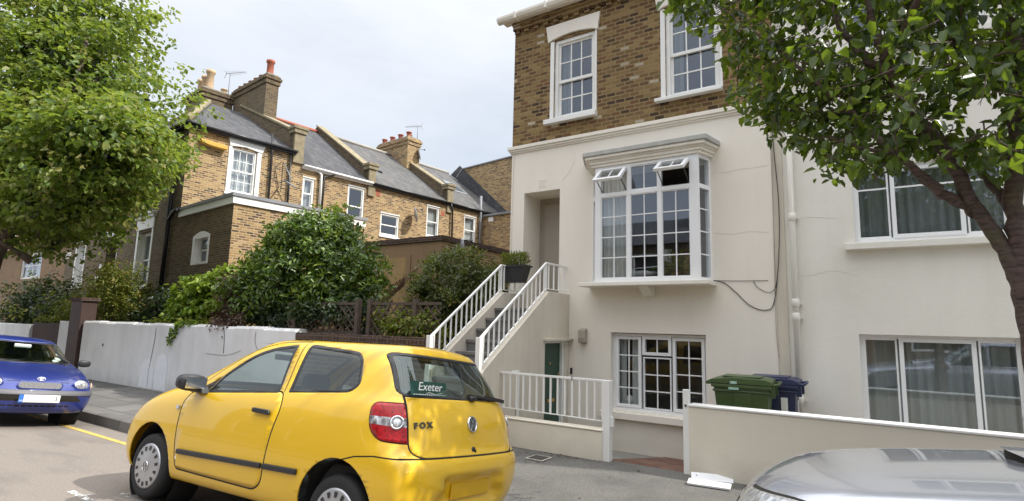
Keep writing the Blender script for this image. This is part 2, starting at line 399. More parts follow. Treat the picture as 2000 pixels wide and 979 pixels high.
# ---------------------------------------------------------------- walls and windows in a frame
def wall(mb,a0,a1,z0,z1,holes=(),rev=.12,mi=0,rmi=None,d=0.):
    xs=sorted({a0,a1,*[h[0] for h in holes],*[h[1] for h in holes]}); zs=sorted({z0,z1,*[h[2] for h in holes],*[h[3] for h in holes]})
    xs=[x for x in xs if a0<=x<=a1]; zs=[z for z in zs if z0<=z<=z1]
    for i in range(len(xs)-1):
        for j in range(len(zs)-1):
            cx=(xs[i]+xs[i+1])/2; cz=(zs[j]+zs[j+1])/2
            if any(h[0]<cx<h[1] and h[2]<cz<h[3] for h in holes): continue
            mb.face([(xs[i],d,zs[j]),(xs[i+1],d,zs[j]),(xs[i+1],d,zs[j+1]),(xs[i],d,zs[j+1])],mi)
    for h in holes:
        r=h[4] if len(h)>4 else rev; b0,b1,c0,c1=h[:4]; q=mi if rmi is None else rmi
        mb.face([(b0,d,c0),(b0,d+r,c0),(b0,d+r,c1),(b0,d,c1)],q); mb.face([(b1,d,c0),(b1,d,c1),(b1,d+r,c1),(b1,d+r,c0)],q)
        mb.face([(b0,d,c1),(b0,d+r,c1),(b1,d+r,c1),(b1,d,c1)],q); mb.face([(b0,d,c0),(b1,d,c0),(b1,d+r,c0),(b0,d+r,c0)],q)
def rect_ring(mb,a0,a1,z0,z1,w,d0,d1,wb=None):
    wb=wb or w
    mb.box(a0,a0+w,d0,d1,z0,z1); mb.box(a1-w,a1,d0,d1,z0,z1); mb.box(a0+w,a1-w,d0,d1,z1-w,z1); mb.box(a0+w,a1-w,d0,d1,z0,z0+wb)
def bars(mb,a0,a1,z0,z1,nx,nz,d0,d1,w):
    for i in range(1,nx): 
        x=a0+(a1-a0)*i/nx; mb.box(x-w/2,x+w/2,d0,d1,z0,z1)
    for j in range(1,nz):
        z=z0+(z1-z0)*j/nz; mb.box(a0,a1,d0+.001,d1-.001,z-w/2,z+w/2)
def pane(mbp,a0,a1,z0,z1,d): mbp.face([(a0,d,z0),(a1,d,z0),(a1,d,z1),(a0,d,z1)])
def room(fr,a0,a1,z0,z1,d0,depth,win,m='interior'):
    mb=MB(fr); e=.25
    b0,b1,c0,c1=a0-e,a1+e,z0-e,z1+e
    mb.face([(b0,d0+depth,c0),(b1,d0+depth,c0),(b1,d0+depth,c1),(b0,d0+depth,c1)])
    for q in ([(b0,d0,c0),(b0,d0+depth,c0),(b0,d0+depth,c1),(b0,d0,c1)],[(b1,d0,c0),(b1,d0+depth,c0),(b1,d0+depth,c1),(b1,d0,c1)],[(b0,d0,c1),(b1,d0,c1),(b1,d0+depth,c1),(b0,d0+depth,c1)],[(b0,d0,c0),(b1,d0,c0),(b1,d0+depth,c0),(b0,d0+depth,c0)]): mb.face(q)
    # the wall's own inner face around the opening
    for q in ((b0,a0,c0,c1),(a1,b1,c0,c1),(a0,a1,c0,z0),(a0,a1,z1,c1)): mb.face([(q[0],d0,q[2]),(q[1],d0,q[2]),(q[1],d0,q[3]),(q[0],d0,q[3])])
    return mb.build('interior',M[m],win)
def drape(fr,a0,a1,z0,z1,d,win,m='curtain',folds=5,amp=.03,name='curtain'):
    mb=MB(fr); ph=random.uniform(0,6)
    mb.sheet(lambda u,v:(a0+(a1-a0)*u,d+amp*math.sin(ph+u*folds*6.283)+amp*.4*math.sin(u*folds*15+v*2),z0+(z1-z0)*v),folds*8,2)
    return mb.build(name,M[m],win)
def sash(parent,fr,a0,a1,z0,z1,rev=.12,nx=3,nz=2,split=.5,fw=.05,bw=.022,meet=.05,curt=None,m='white',box=.0,cols=None):
    """box sash window: fixed frame, upper sash in front of the lower one"""
    mb=MB(fr); mp=MB(fr); d=rev
    rect_ring(mb,a0,a1,z0,z1,fw,d-.02,d+.10,fw)
    zm=z0+(z1-z0)*(1-split); i0,i1=a0+fw,a1-fw
    for (s0,s1,dd) in ((zm-meet/2,z1-fw,d+.02),(z0+fw,zm+meet/2,d+.055)):
        rect_ring(mb,i0,i1,s0,s1,.042,dd,dd+.035,.055)
        bars(mb,i0+.042,i1-.042,s0+.055,s1-.042,nx,nz,dd+.008,dd+.03,bw)
        pane(mp,i0+.03,i1-.03,s0+.03,s1-.03,dd+.02)
    w=mb.build('window',M[m],parent); mp.build('pane',M['glass'],w,fix=False)
    room(fr,a0,a1,z0,z1,d+.11,1.1,w)
    if curt:
        for (c0,c1,mm) in curt: drape(fr,a0+(a1-a0)*c0,a0+(a1-a0)*c1,z0,z1,d+.2,w,mm,max(2,int((c1-c0)*8)),.025)
    return w
def sill(fr,a0,a1,z0,z1,out,win,m='white',inn=.1):
    mb=MB(fr); mb.prism([(-out,z0),(-out,z1-.012),(inn,z1),(inn,z0)],'x',a0,a1); return mb.build('sill',M[m],win,bevel=.006)
# ================================================================ MAIN HOUSE
HX0,HX1=-6.06,-1.24; FY=9.0
house=thing('terraced_house','corner house with brown brick upper floor, cream rendered lower floors and white bay window','house',(HX0,FY,0))
ff=frame((0,FY,0),(1,0))
w1=(-5.12,-4.25,5.62,7.24); w2=(-2.92,-2.02,5.58,7.24)
dw=(-5.75,-4.96,1.9,4.25); bayh=(-4.08,-2.30,2.46,4.42); lw=(-3.93,-2.34,.33,1.61)
mb=MB(ff); wall(mb,HX0,HX1-.08,-.5,5.1,[dw+(.62,),bayh+(.3,),lw+(.16,)]); mb.build('wall',M['cream'],house)
mb=MB(ff); wall(mb,HX0,HX1,5.2,7.86,[w1+(.13,),w2+(.13,)]); mb.build('brick_wall',M['brick_main'],house)
mb=MB(); mb.face([(HX0,FY,5.2),(HX0,18,5.2),(HX0,18,7.86),(HX0,FY,7.86)],0); mb.face([(HX0,FY,-.5),(HX0,18,-.5),(HX0,18,5.2),(HX0,FY,5.2)],0); mb.build('side_wall',M['brick_main'],house)
mb=MB(ff); # moulded string course returning round the corner
for (o,z0,z1) in ((.075,5.15,5.215),(.05,5.11,5.15),(.028,5.08,5.11)):
    mb.box(HX0-o,HX1,-o,.05,z0,z1)
mb.build('string_course',M['trim'],house,bevel=.006)
mb=MB(ff)
for k in range(int((HX1-HX0)/.225)): # oversailing brick dentils under the gutter
    x=HX0+.02+k*.225; mb.box(x,x+.11,-.05,.0,7.62,7.69)
mb.box(HX0-.01,HX1,-.075,.0,7.69,7.765); mb.box(HX0-.01,HX1,-.11,.0,7.765,7.84)
mb.build('cornice',M['brick_main'],house)
mb=MB(ff); # half-round gutter on a fascia, wrapping the left corner
gp=[(-.30,7.955),(-.30,7.90),(-.275,7.85),(-.23,7.825),(-.185,7.83),(-.15,7.86),(-.15,7.955)]
mb.prism(gp,'x',HX0-.28,HX1)
mb.box(HX0-.2,HX1,-.15,-.02,7.845,7.95)
for x in (-5.9,-5.2,-4.3,-3.2,-2.2): mb.box(x,x+.05,-.32,-.14,7.81,7.96)
mb.build('gutter',M['trim'],house,bevel=.008)
mb=MB(ff); mb.face([(HX0-.25,-.26,7.97),(HX1,-.26,7.97),(HX1,4.6,9.9),(HX0-.25,4.6,9.9)]); mb.face([(HX0-.25,9,7.97),(HX1,9,7.97),(HX1,4.6,9.9),(HX0-.25,4.6,9.9)])
mb.face([(HX0,0,7.86),(HX0,9,7.86),(HX0,4.6,9.85)]); mb.face([(HX1,0,7.86),(HX1,9,7.86),(HX1,4.6,9.85)]); mb.face([(HX0,9,-.5),(HX1,9,-.5),(HX1,9,7.9),(HX0,9,7.9)])
mb.build('roof',M['slate'],house)
def lintel(fr,win,a0,a1,z0,z1,key=True,rise=.07,out=.045,m='trim'):
    """painted flat-arch lintel: splayed ends, cambered soffit, faint keystone"""
    mb=MB(fr); n=12; sp=.06
    top=[(a0-sp-.02,z1),(a1+sp+.02,z1)]; bot=[(a1+.02-(a1-a0+.04)*k/n, z0+rise*math.sin(math.pi*k/n)) for k in range(n+1)]
    bot[0]=(a1+sp-.03,z0-.02); bot[-1]=(a0-sp+.03,z0-.02)
    mb.prism(top+bot,'y',-out,.02)
    o=mb.build('lintel',M[m],win,bevel=.006)
    if key:
        mb=MB(fr); c=(a0+a1)/2
        for j in range(4):
            for i in range(4-(j<2)):
                w=.045; x=c-.1+i*.05+(j%2)*.02; mb.box(x,x+w*.8,-out-.004,-out+.01,z0+.1+j*.045,z0+.1+j*.045+.035)
        mb.build('keystone',M[m],win)
for i,(w,curt) in enumerate(((w1,[(.02,.3,'curtain_grey')]),(w2,[(.02,.26,'curtain_grey')]))):
    o=sash(house,ff,*w,rev=.05,nx=3,nz=2,split=.52,fw=.065,curt=curt,m='white')
    sill(ff,w[0]-.17,w[1]+.05 if i==0 else w[1]+.03,5.53,5.635 if i==0 else 5.6,.11,o)
    lintel(ff,o,w[0]-.10,w[1]+.03,7.24,7.56)
    mb=MB(ff); mb.box(w[0]-.085,w[0]-.003,-.018,.06,w[2]+.01,7.23); mb.box(w[1]+.003,w[1]+.035,-.018,.06,w[2]+.01,7.23); mb.build('jamb',M['white'],o,bevel=.004)
# doorway: deep recess with a plain door at the back
mb=MB(ff); mb.face([(dw[0],.62,dw[2]),(dw[1],.62,dw[2]),(dw[1],.62,dw[3]),(dw[0],.62,dw[3])]); 
dr=mb.build('front_door',M['recess_door'],house)
mb=MB(ff); mb.box(dw[0]+.12,dw[0]+.64,.585,.618,dw[2]+.08,dw[3]-.12); mb.box(dw[1]-.09,dw[1]-.03,.56,.618,dw[2],dw[3]); mb.build('door_leaf',M['recess_door'],dr,bevel=.01)
mb=MB(ff); mb.lathe([(.0,-.02),(.025,-.015),(.025,0)],12,'y',(dw[1]-.06,.56,3.2)); mb.build('bell',M['plastic'],dr)
mb=MB(ff)
for j in range(4):
    for i in range(3+(j==3)): x=-5.42+i*.05-(j==3)*.02; mb.box(x,x+.04,-.006,.01,4.33+j*.04,4.36+j*.04)
mb.build('keystone',M['cream'],house)
# low ground-floor casement window: two tall side lights, small vent over a wider middle light
def lights(parent,fr,a0,a1,z0,z1,rev,cells,fw=.055,m='upvc',open_=None,curt=None,depth=1.2,bw=.020,roomy=True,glass='glass'):
    """cells: (a0,a1,z0,z1,nx,nz,sash?)"""
    mb=MB(fr); mp=MB(fr); rect_ring(mb,a0,a1,z0,z1,fw,rev-.01,rev+.07)
    for c in cells:
        b0,b1,c0,c1,nx,nz,sf=c
        if sf: rect_ring(mb,b0,b1,c0,c1,.05,rev-.022,rev+.055); e=.05
        else: rect_ring(mb,b0,b1,c0,c1,.022,rev-.004,rev+.055); e=.022
        bars(mb,b0+e,b1-e,c0+e,c1-e,nx,nz,rev+.008,rev+.03,bw)
        pane(mp,b0+e-.005,b1-e+.005,c0+e-.005,c1-e+.005,rev+.02)
    xs=sorted({c[0] for c in cells}|{c[1] for c in cells})
    w=mb.build('window',M[m],parent,bevel=.003); mp.build('pane',M[glass],w,fix=False)
    if roomy: room(fr,a0,a1,z0,z1,rev+.075,depth,w)
    for (c0,c1,mm) in curt or []: drape(fr,c0,c1,z0,z1,rev+.16,w,mm,max(2,int((c1-c0)*9)),.025)
    return w
a,b=lw[0],lw[1]; z0,z1=.33,1.6
lo=lights(house,ff,a,b,z0,z1,.12,[(a+.05,-3.43,z0+.05,z1-.05,2,4,True),(-3.40,-2.93,z0+.05,1.22,2,3,False),(-3.41,-2.92,1.25,z1-.04,2,1,True),(-2.90,b-.05,z0+.05,z1-.05,2,4,True)],glass='glass_low',fw=.045,curt=[(a+.08,-3.75,'curtain'),(-3.66,-3.48,'curtain')])
sill(ff,-4.1,-2.25,.2,.32,.09,lo,'cream',.16)
mb=MB(ff); mb.lathe([(0,0),(.06,.01),(.075,.08),(.05,.14),(.035,.15)],14,'z',(-3.72,.32,.40)); mb.build('vase',M['stone'],lo)
# ---- bay window
yb=FY-.36; xl,xr=PY(1163,450,yb).x+.06,PY(1364,450,yb).x; fb=frame((0,yb,0),(1,0))
zb0,zb1=2.44,4.43; ztr=3.93
bay=MB(fb)
bx=lambda u:PY(u,450,yb).x
cols=[(bx(1173),bx(1224)),(bx(1230.5),bx(1285)),(bx(1292),bx(1348))]
bay.box(xl-.06,cols[0][0],0,.09,zb0,zb1); bay.box(cols[2][1],xr,0,.09,zb0,zb1)
for k in (0,1): bay.box(cols[k][1],cols[k+1][0],0.004,.075,zb0,zb1)
bay.box(xl,xr,.002,.08,zb0,zb0+.06); bay.box(xl,xr,.002,.08,zb1-.05,zb1); bay.box(xl,xr,.003,.078,ztr-.035,ztr+.035)
mp=MB(fb)
for k,(c0,c1) in enumerate(cols):
    rect_ring(bay,c0,c1,zb0+.06,ztr-.035,.016,.012,.06); bars(bay,c0,c1,zb0+.06,ztr-.035,2,4,.022,.04,.018); pane(mp,c0,c1,zb0+.06,ztr-.035,.035)
    if k==1:
        rect_ring(bay,c0,c1,ztr+.035,zb1-.05,.016,.012,.06); bars(bay,c0,c1,ztr+.035,zb1-.05,2,1,.022,.04,.018); pane(mp,c0,c1,ztr+.035,zb1-.05,.035)
bw_=bay.build('bay_window',M['upvc'],house,bevel=.003); mp.build('pane',M['glass'],bw_,fix=False)
# splayed cheeks
for (p,q) in (((xr,yb+.0),(-2.22,FY)),((-4.27,FY),(xl-.06,yb))):
    L=math.dist(p,q); fc=frame((p[0],p[1],0),(q[0]-p[0],q[1]-p[1])); mb=MB(fc); mq=MB(fc)
    rect_ring(mb,0,L,zb0,zb1,.05,-.005,.07); mb.box(.05,L-.05,0,.06,ztr-.035,ztr+.035); 
    bars(mb,.05,L-.05,zb0+.05,ztr,1,4,.02,.04,.018); pane(mq,.04,L-.04,zb0+.04,zb1-.04,.035)
    ck=mb.build('cheek_frame',M['upvc'],bw_); mq.build('cheek_pane',M['glass'],bw_,fix=False)
# top-hung vents standing open
for k in (0,2):
    c0,c1=cols[k]; hz=zb1-.06; hgt=zb1-.06-(ztr+.04); ang=R(50 if k==0 else 57)
    T=fb@Matrix.Translation((0,-.012,hz))@Matrix.Rotation(-ang,4,'X'); mb=MB(T); mq=MB(T)
    rect_ring(mb,c0-.01,c1+.01,-hgt,0,.055,-.02,.03); bars(mb,c0+.045,c1-.045,-hgt+.055,-.055,2,1,0,.02,.018); pane(mq,c0+.04,c1-.04,-hgt+.05,-.05,.01)
    v=mb.build('open_vent',M['upvc'],bw_,bevel=.003); mq.build('vent_pane',M['glass'],bw_,fix=False)
    mb=MB(fb); e=T.inverted(); pt=fb.inverted()@(T@Vector((c1-.02,0.0,-hgt*.8))); mb.bar((c1-.02,.03,ztr+.06),pt,.012); pt=fb.inverted()@(T@Vector((c0+.02,0.0,-hgt*.8))); mb.bar((c0+.02,.03,ztr+.06),pt,.012); mb.build('stay',M['plastic'],bw_)
# bay roof: stepped cornice under a lead flat
mb=MB(ff)
for (o,z0_,z1_) in ((.03,4.432,4.48),(.055,4.48,4.53),(.075,4.53,4.56),(.115,4.56,4.61)):
    mb.prism([(xl-.1-o,-.36-o),(xr+.02+o,-.36-o),(-2.19+o,-.0),(-4.3-o,0)],'z',z0_,z1_)
mb.build('bay_cornice',M['trim'],house,bevel=.008)
mb=MB(ff); mb.prism([(xl-.25,-.50),(xr+.18,-.50),(-2.05,-.0),(-4.45,0)],'z',4.612,4.69); mb.build('bay_roof',plain('weathered_pale_lead',(.42,.42,.40),.7,.2,6,.2),house,bevel=.01)
mb=MB(ff); mb.box(-4.33,-2.16,-.46,-.001,2.37,2.435); mb.build('bay_sill',M['trim'],house,bevel=.008)
mb=MB(ff); mb.prism([(-.36,2.37),(-.30,2.30),(-.24,2.29),(-.16,2.22),(0,2.20),(0,2.37)],'x',-3.30,-3.14); mb.build('bracket',M['trim'],house,bevel=.006)
# room behind the bay, curtain, table with cushions and a plant
room(ff,-4.08,-2.30,2.46,4.42,.31,1.9,bw_)
drape(fb,cols[0][0],cols[0][1]+.02,2.5,4.4,.13,bw_,'curtain',6,.03); 
mb=MB(fb); mb.face([(-4.3,.36,2.44),(-2.3,.36,2.44),(-2.3,.1,2.44),(-4.3,.1,2.44)]); mb.build('window_board',M['curtain'],bw_)
pat,nt=mat('leaf_pattern_cloth'); n=N(nt); v=n('ShaderNodeTexVoronoi',Scale=26); nt.links.new(n.pos(),v.inputs['Vector']); n.out(n.prin(n.ramp(v.outputs[0],[(.3,(.04,.05,.06)),(.42,(.55,.56,.55))]),.9))
def cushion(fr,c,rx,ry,rz,m,parent,name='cushion'):
    mb=MB(fr); mb.sheet(lambda u,v:(c[0]+rx*math.copysign(abs(math.cos(u*6.283))**.6,math.cos(u*6.283))*abs(math.sin(v*3.14159))**.5,c[1]+ry*math.copysign(abs(math.sin(u*6.283))**.6,math.sin(u*6.283))*abs(math.sin(v*3.14159))**.5,c[2]+rz*math.cos(v*3.1416)),20,10); return mb.build(name,m,parent)
cushion(fb,(-3.72,.5,2.62),.2,.2,.1,pat,bw_); cushion(fb,(-3.4,.5,2.60),.25,.2,.06,M['curtain'],bw_); cushion(fb,(-3.3,.55,2.53),.3,.24,.05,M['wood'],bw_,'shelf')
mb=MB(fb)
for k in range(7): x=-2.98+k*.022; mb.bar((x,.3+random.uniform(-.02,.02),2.98),(x+random.uniform(-.01,.02),.3,2.72+random.uniform(0,.08)),.013,.004)
mb.build('tassel',M['curtain'],bw_)
# wall lamp, bell push, cables
mb=MB(ff); mb.prism([(-.004,1.40),(-.11,1.42),(-.125,1.5),(-.115,1.64),(-.02,1.665),(-.004,1.66)],'x',-4.5,-4.37); mb.build('wall_lamp',M['stucco_grey'],house,bevel=.012)
mb=MB(ff); mb.box(-4.70,-4.655,-.012,0,.86,.97); mb.build('door_bell',M['plastic'],house,bevel=.004)
def cable(name,pts,r,m,parent,n=6):
    P=[]
    pts=[Vector(p) for p in pts]
    for i in range(len(pts)-1):
        a=pts[max(i-1,0)];b=pts[i];c=pts[i+1];d=pts[min(i+2,len(pts)-1)]
        for k in range(n):
            t=k/n; P.append(.5*((2*b)+(c-a)*t+(2*a-5*b+4*c-d)*t*t+(3*b-a-3*c+d)*t**3))
    P.append(pts[-1]); mb=MB(); mb.tube(P,r,5); return mb.build(name,m,parent)
Y_=FY-.012
fw=lambda u,v:PY(u,v,Y_)
cable('cable',[fw(1505,220),fw(1512,300),fw(1521,400),fw(1521,500),fw(1512,590),fw(1495,606),fw(1465,597),fw(1438,572),fw(1415,553),fw(1393,548)],.006,M['plastic'],house)
cable('cable',[fw(1393,548),fw(1440,549),fw(1500,548)],.004,M['plastic'],house)
cable('cable',[fw(1472,548),fw(1478,560),fw(1498,571),fw(1512,566),fw(1518,545)],.004,M['plastic'],house)
cable('cable',[fw(1507,240),fw(1510,400),fw(1512,500),fw(1516,640),fw(1522,700)],.004,M['stucco_grey'],house)
cable('cable',[fw(1004,298),fw(1000,400),fw(997,500),fw(996,540)],.008,M['trim'],house)
# hairline cracks in the render
crk=plain('plaster_crack',(.72,.67,.58),.9)
for P in ([(1390,338),(1420,336),(1445,330),(1470,328),(1500,322)],[(1395,455),(1430,457),(1465,452),(1500,454)],[(1115,292),(1122,310),(1112,335),(1098,352)]):
    cable('crack',[fw(*p)+Vector((0,.010,0)) for p in P],.0018,crk,house)
# ================================================================ NEIGHBOUR
nb=thing('rendered_house','pale stone coloured rendered house with white casement windows behind the street tree','house',(HX1,FY,0))
ru=(-.29,1.37,2.94,3.99); rl=(-.31,1.37,.40,1.68); rt=(-.22,1.3,5.7,6.95)
mb=MB(ff); wall(mb,HX1+.0,4.6,-.5,9.3,[ru+(.10,),rl+(.14,),rt+(.1,)],d=.02); mb.face([(HX1,.02,9.3),(4.6,.02,9.3),(4.6,9,9.3),(HX1,9,9.3)]); mb.face([(4.6,.02,-.5),(4.6,9,-.5),(4.6,9,9.3),(4.6,.02,9.3)]); mb.face([(HX1,9,-.5),(4.6,9,-.5),(4.6,9,9.3),(HX1,9,9.3)])
mb.build('wall',M['stone'],nb)
mb=MB(ff); mb.box(HX1-.079,HX1+.07,.006,.03,-.4,7.8); mb.build('party_strip',M['grubby'],nb)
def triple(r,rev,tr=None,curt=None):
    a,b,z0,z1=r; W=b-a; 
    L=[(a+.045,a+.42,z0+.05,z1-.05,1,1,False),(a+.44,b-.44,z0+.04,z1-.04,1,1,True),(b-.42,b-.045,z0+.05,z1-.05,1,1,False)]
    o=lights(nb,ff,a,b,z0,z1,rev,L,fw=.05,curt=curt)
    if tr:
        mb=MB(ff)
        for c in L: 
            e=.05 if c[6] else .022; mb.box(c[0]+e,c[1]-e,rev+.010,rev+.03,tr-.011,tr+.011)
        mb.build('glazing_bar',M['upvc'],o)
    return o
o=triple(ru,.08,3.68,[(-.28,1.36,'curtain_grey')]); sill(ff,-.41,1.5,2.83,2.93,.10,o,'stone')
o=triple(rl,.13,None,[(-.29,.13,'net'),(.15,.93,'net'),(.94,1.36,'net')])
o=triple(rt,.08); sill(ff,-.36,1.45,5.6,5.69,.1,o,'stone')
mb=MB(ff); mb.tube([(-1.06,-.055,7.4),(-1.06,-.055,-.3)],.042,10)
for z in (6.1,4.9,3.35,2.1,1.9,.75): mb.lathe([(.042,-.06),(.052,-.05),(.052,.05),(.042,.06)],10,'z',(-1.06,-.055,z)); mb.box(-1.10,-.98,-.03,.02,z-.02,z+.02)
mb.build('drainpipe',M['stone'],nb)
crk2=plain('plaster_crack_grey',(.70,.68,.62),.9)
for P in ([(1552,540),(1590,536),(1620,528),(1650,532),(1675,538)],[(1560,425),(1600,424),(1640,427)]):
    cable('crack',[fw(*p)+Vector((0,.03,0)) for p in P],.0016,crk2,nb)
# ================================================================ ENTRANCE STAIR
st=thing('entrance_stair','outside stair with grubby white parapets and white railings climbing to the recessed front door','stair',(-5.25,7.2,0))
XR,XL=-4.73,-5.80; TW=.14
yA,zA=8.26,2.27; yB,zB=6.40,1.0   # top and foot of the sloping parapet
def para(x0,x1,name='parapet'):
    mb=MB(); mb.prism([(yB,-.4),(FY-.002,-.4),(FY-.002,zA),(yA,zA),(yB,zB)],'x',x0,x1); return mb.build(name,M['grubby'],st,bevel=.008)
para(XL,XL+TW); 
# right parapet with the under-stair door opening
mb=MB(); x0,x1=XR-TW,XR; dy0,dy1,dz=8.15,8.84,1.43
mb.prism([(yB,-.4),(dy0,-.4),(dy0,dz),(dy1,dz),(dy1,-.4),(FY-.002,-.4),(FY-.002,zA),(yA,zA),(yB,zB)],'x',x0,x1); mb.build('parapet',M['grubby'],st,bevel=.006)
mb=MB()
N_=11; rise=1.98/N_; run=(yA-5.42)/N_
for k in range(N_):
    y=5.42+k*run; mb.box(XL+TW+.001,XR-TW-.001,y,8.99,(k)*rise-.06 if k else -.3,(k+1)*rise)
    mb.box(XL+TW+.002,XR-TW-.002,y-.025,y+.02,(k+1)*rise-.045,(k+1)*rise-.002)
mb.build('step',M['concrete_step'],st)
mb=MB(); mb.box(XR-.06,XR+.09,8.09,8.995,dz+.012,dz+.055); mb.build('hood',M['grubby'],st,bevel=.006)
dx=XR-.07
mb=MB(); mb.box(dx-.04,dx,dy0+.045,dy1-.055,-.34,dz-.03); gd=mb.build('door',M['green_door'],st,bevel=.004)
mb=MB(); mb.box(dx-.06,dx+.02,dy0,dy0+.045,-.34,dz); mb.box(dx-.06,dx+.05,dy1-.055,dy1,-.34,dz); mb.box(dx-.06,dx+.02,dy0+.045,dy1-.055,dz-.03,dz-.002); mb.build('frame',M['white'],gd)
mb=MB(); mb.lathe([(0,.012),(.018,.008),(.02,0)],10,'x',(dx,8.45,1.06)); mb.box(dx,dx+.012,8.36,8.60,.42,.47); mb.lathe([(0,.05),(.022,.045),(.026,.02),(.012,0)],12,'x',(dx,8.735,.82)); mb.box(dx,dx+.008,8.72,8.75,.74,.9); mb.build('handle',M['brass'],gd)
def railing(parent,top,bot,nb_,post0=None,name='railing',rw=.035,bw_=.020,posts=(),m='white'):
    """top and bottom rails along polylines with balusters as sub-parts"""
    mb=MB()
    for P in (top,bot):
        for p,q in zip(P,P[1:]): mb.bar(p,q,rw if P is top else .028,.03 if P is top else .012)
    for p,q,w in posts: mb.bar(p,q,w)
    r=mb.build(name,M[m],parent,bevel=.003)
    for s,(nseg) in enumerate(nb_):
        for k in range(nseg):
            t=(k+.5)/nseg; a=Vector(top[s]).lerp(Vector(top[s+1]),t); b=Vector(bot[s]).lerp(Vector(bot[s+1]),t)
            mbb=MB(); mbb.bar(b,a,bw_); mbb.build('baluster',M[m],r)
    return r
for xx in (XR-.07,XL+.07):
    zt=.47
    railing(st,[(xx,yB+.05,zB+zt+.02),(xx,yA,zA+zt+.02),(xx,FY-.02,zA+zt+.02)],[(xx,yB+.05,zB+.08),(xx,yA,zA+.05),(xx,FY-.02,zA+.05)],(14,4),posts=[((xx,yB+.02,.4),(xx,yB+.02,zB+zt+.03),.075),((xx,yA,zA-.02),(xx,yA,zA+zt),.03)])
# ================================================================ FRONT RAILING on its dwarf wall
WY=6.88
dwf=thing('dwarf_wall','low cream rendered dwarf wall carrying the white railing beside the stair','wall',(-4,WY,0))
mb=MB(); mb.box(-5.5,-3.09,WY-.07,WY+.08,-.3,.36); mb.box(-5.5,-3.09,WY-.085,WY+.095,.36,.385); mb.build('wall',M['buffwall'],dwf,bevel=.012)
fr_=thing('front_railing','white painted metal railing standing on the low cream wall beside the tiled path','railing',(-4,WY,.38))
railing(fr_,[(-5.5,WY,1.0),(-3.06,WY,.99)],[(-5.5,WY,.52),(-3.06,WY,.48)],(22,),posts=[((-3.05,WY-.0,-.1),(-3.05,WY,1.0),.10)],bw_=.024)
mb=MB(); mb.box(-3.0,-2.965,WY-.03,WY+.03,.42,.55); mb.build('latch_plate',M['white'],fr_,bevel=.006)
mb=MB(); mb.lathe([(0,-.03),(.014,-.02),(.014,.02),(0,.03)],10,'z',(-3.56,WY-.005,.99)); mb.build('bolt',M['plastic'],fr_)
rr2=thing('rear_railing','short white railing behind the front railing, at the foot of the stair','railing',(-5,7.3,0))
railing(rr2,[(-4.98,6.6,1.0),(-4.70,7.3,.99)],[(-4.98,6.6,.3),(-4.70,7.3,.3)],(0,),posts=[((-4.70,7.3,-.25),(-4.70,7.3,1.0),.035)],name='return_rail')
railing(rr2,[(-5.6,7.3,1.0),(-4.70,7.3,.99)],[(-5.6,7.3,.3),(-4.70,7.3,.3)],(7,),name='top_rail')
# right boundary wall with coping coloured white for its sunlit top, and gate post
bw2=thing('boundary_wall','long buff painted boundary wall with coping coloured sunlit white in front of the wheelie bins','wall',(1,6.9,0))
mb=MB(); mb.box(-2.0,5,6.84,6.99,-.3,.775); mb.build('wall',M['buffwall'],bw2,bevel=.01)
mb=MB(); mb.box(-2.0,5,6.825,7.02,.777,.805); mb.build('coping',M['white'],bw2,bevel=.008)
gp_=thing('gate_post','narrow white timber gate post at the end of the buff boundary wall','post',(-2.04,6.9,0))
mb=MB(); mb.box(-2.075,-2.003,6.87,6.93,-.05,.965); mb.build('post',M['white'],gp_,bevel=.005)
mb=MB(); mb.lathe([(0,-.012),(.012,-.01),(.014,0)],10,'y',(-2.04,6.869,.78)); mb.build('bolt',M['plastic'],gp_)
# ================================================================ TERRACE at the back
DL=R(6); E1=Vector((math.sin(DL),math.cos(DL),0)); E0=Vector((-math.cos(DL),math.sin(DL),0)); TO=Vector((-20.25,9.5,0))
fl=frame(TO,E1); fd=frame(TO,-E0)
def TP(s,o,z): return TO+E1*s+E0*o+Vector((0,0,z))
def pots(parent,spots,m='terracotta'):
    for (s,o,z,r,h) in spots:
        c=TP(s,o,z); mb=MB(); mb.lathe([(r*1.05,0),(r*.9,h*.15),(r*.85,h*.8),(r*1.12,h*.86),(r*1.12,h),(r*.8,h),(r*.78,h*.7)],14,'z',c); mb.build('chimney_pot',M[m],parent)
def stack(parent,s0,s1,o0,o1,z0,z1,m='brick_shade'):
    mb=MB(fl); mb.box(s0,s1,o0,o1,z0,z1-.42); mb.box(s0-.05,s1+.05,o0-.05,o1+.05,z1-.42,z1-.22); mb.box(s0-.1,s1+.1,o0-.1,o1+.1,z1-.22,z1-.1); mb.box(s0-.04,s1+.04,o0-.04,o1+.04,z1-.1,z1)
    c=mb.build('chimney',M[m],parent)
    mb=MB(fl); mb.box(s0+.02,s1-.02,o0+.02,o1-.02,z1+.002,z1+.07); mb.build('flaunching',M['cement'],c); return c
def aerial(parent,base,h,az,L=1.0):
    mb=MB(); b=Vector(base); t=b+Vector((0,0,h)); mb.tube([b,t],.018,6)
    d=Vector((math.cos(az),math.sin(az),0)); mb.tube([t-d*.25,t+d*L],.012,5); q=Vector((-d.y,d.x,0))
    for k in range(8):
        p=t+d*(L*k/7-.1); l=.28-.015*k; mb.tube([p-q*l,p+q*l],.007,4); 
    for sg in (-1,1): mb.tube([t-d*.2,t-d*.3+Vector((0,0,sg*.22))],.01,4)
    return mb.build('aerial',M['lead'],parent)
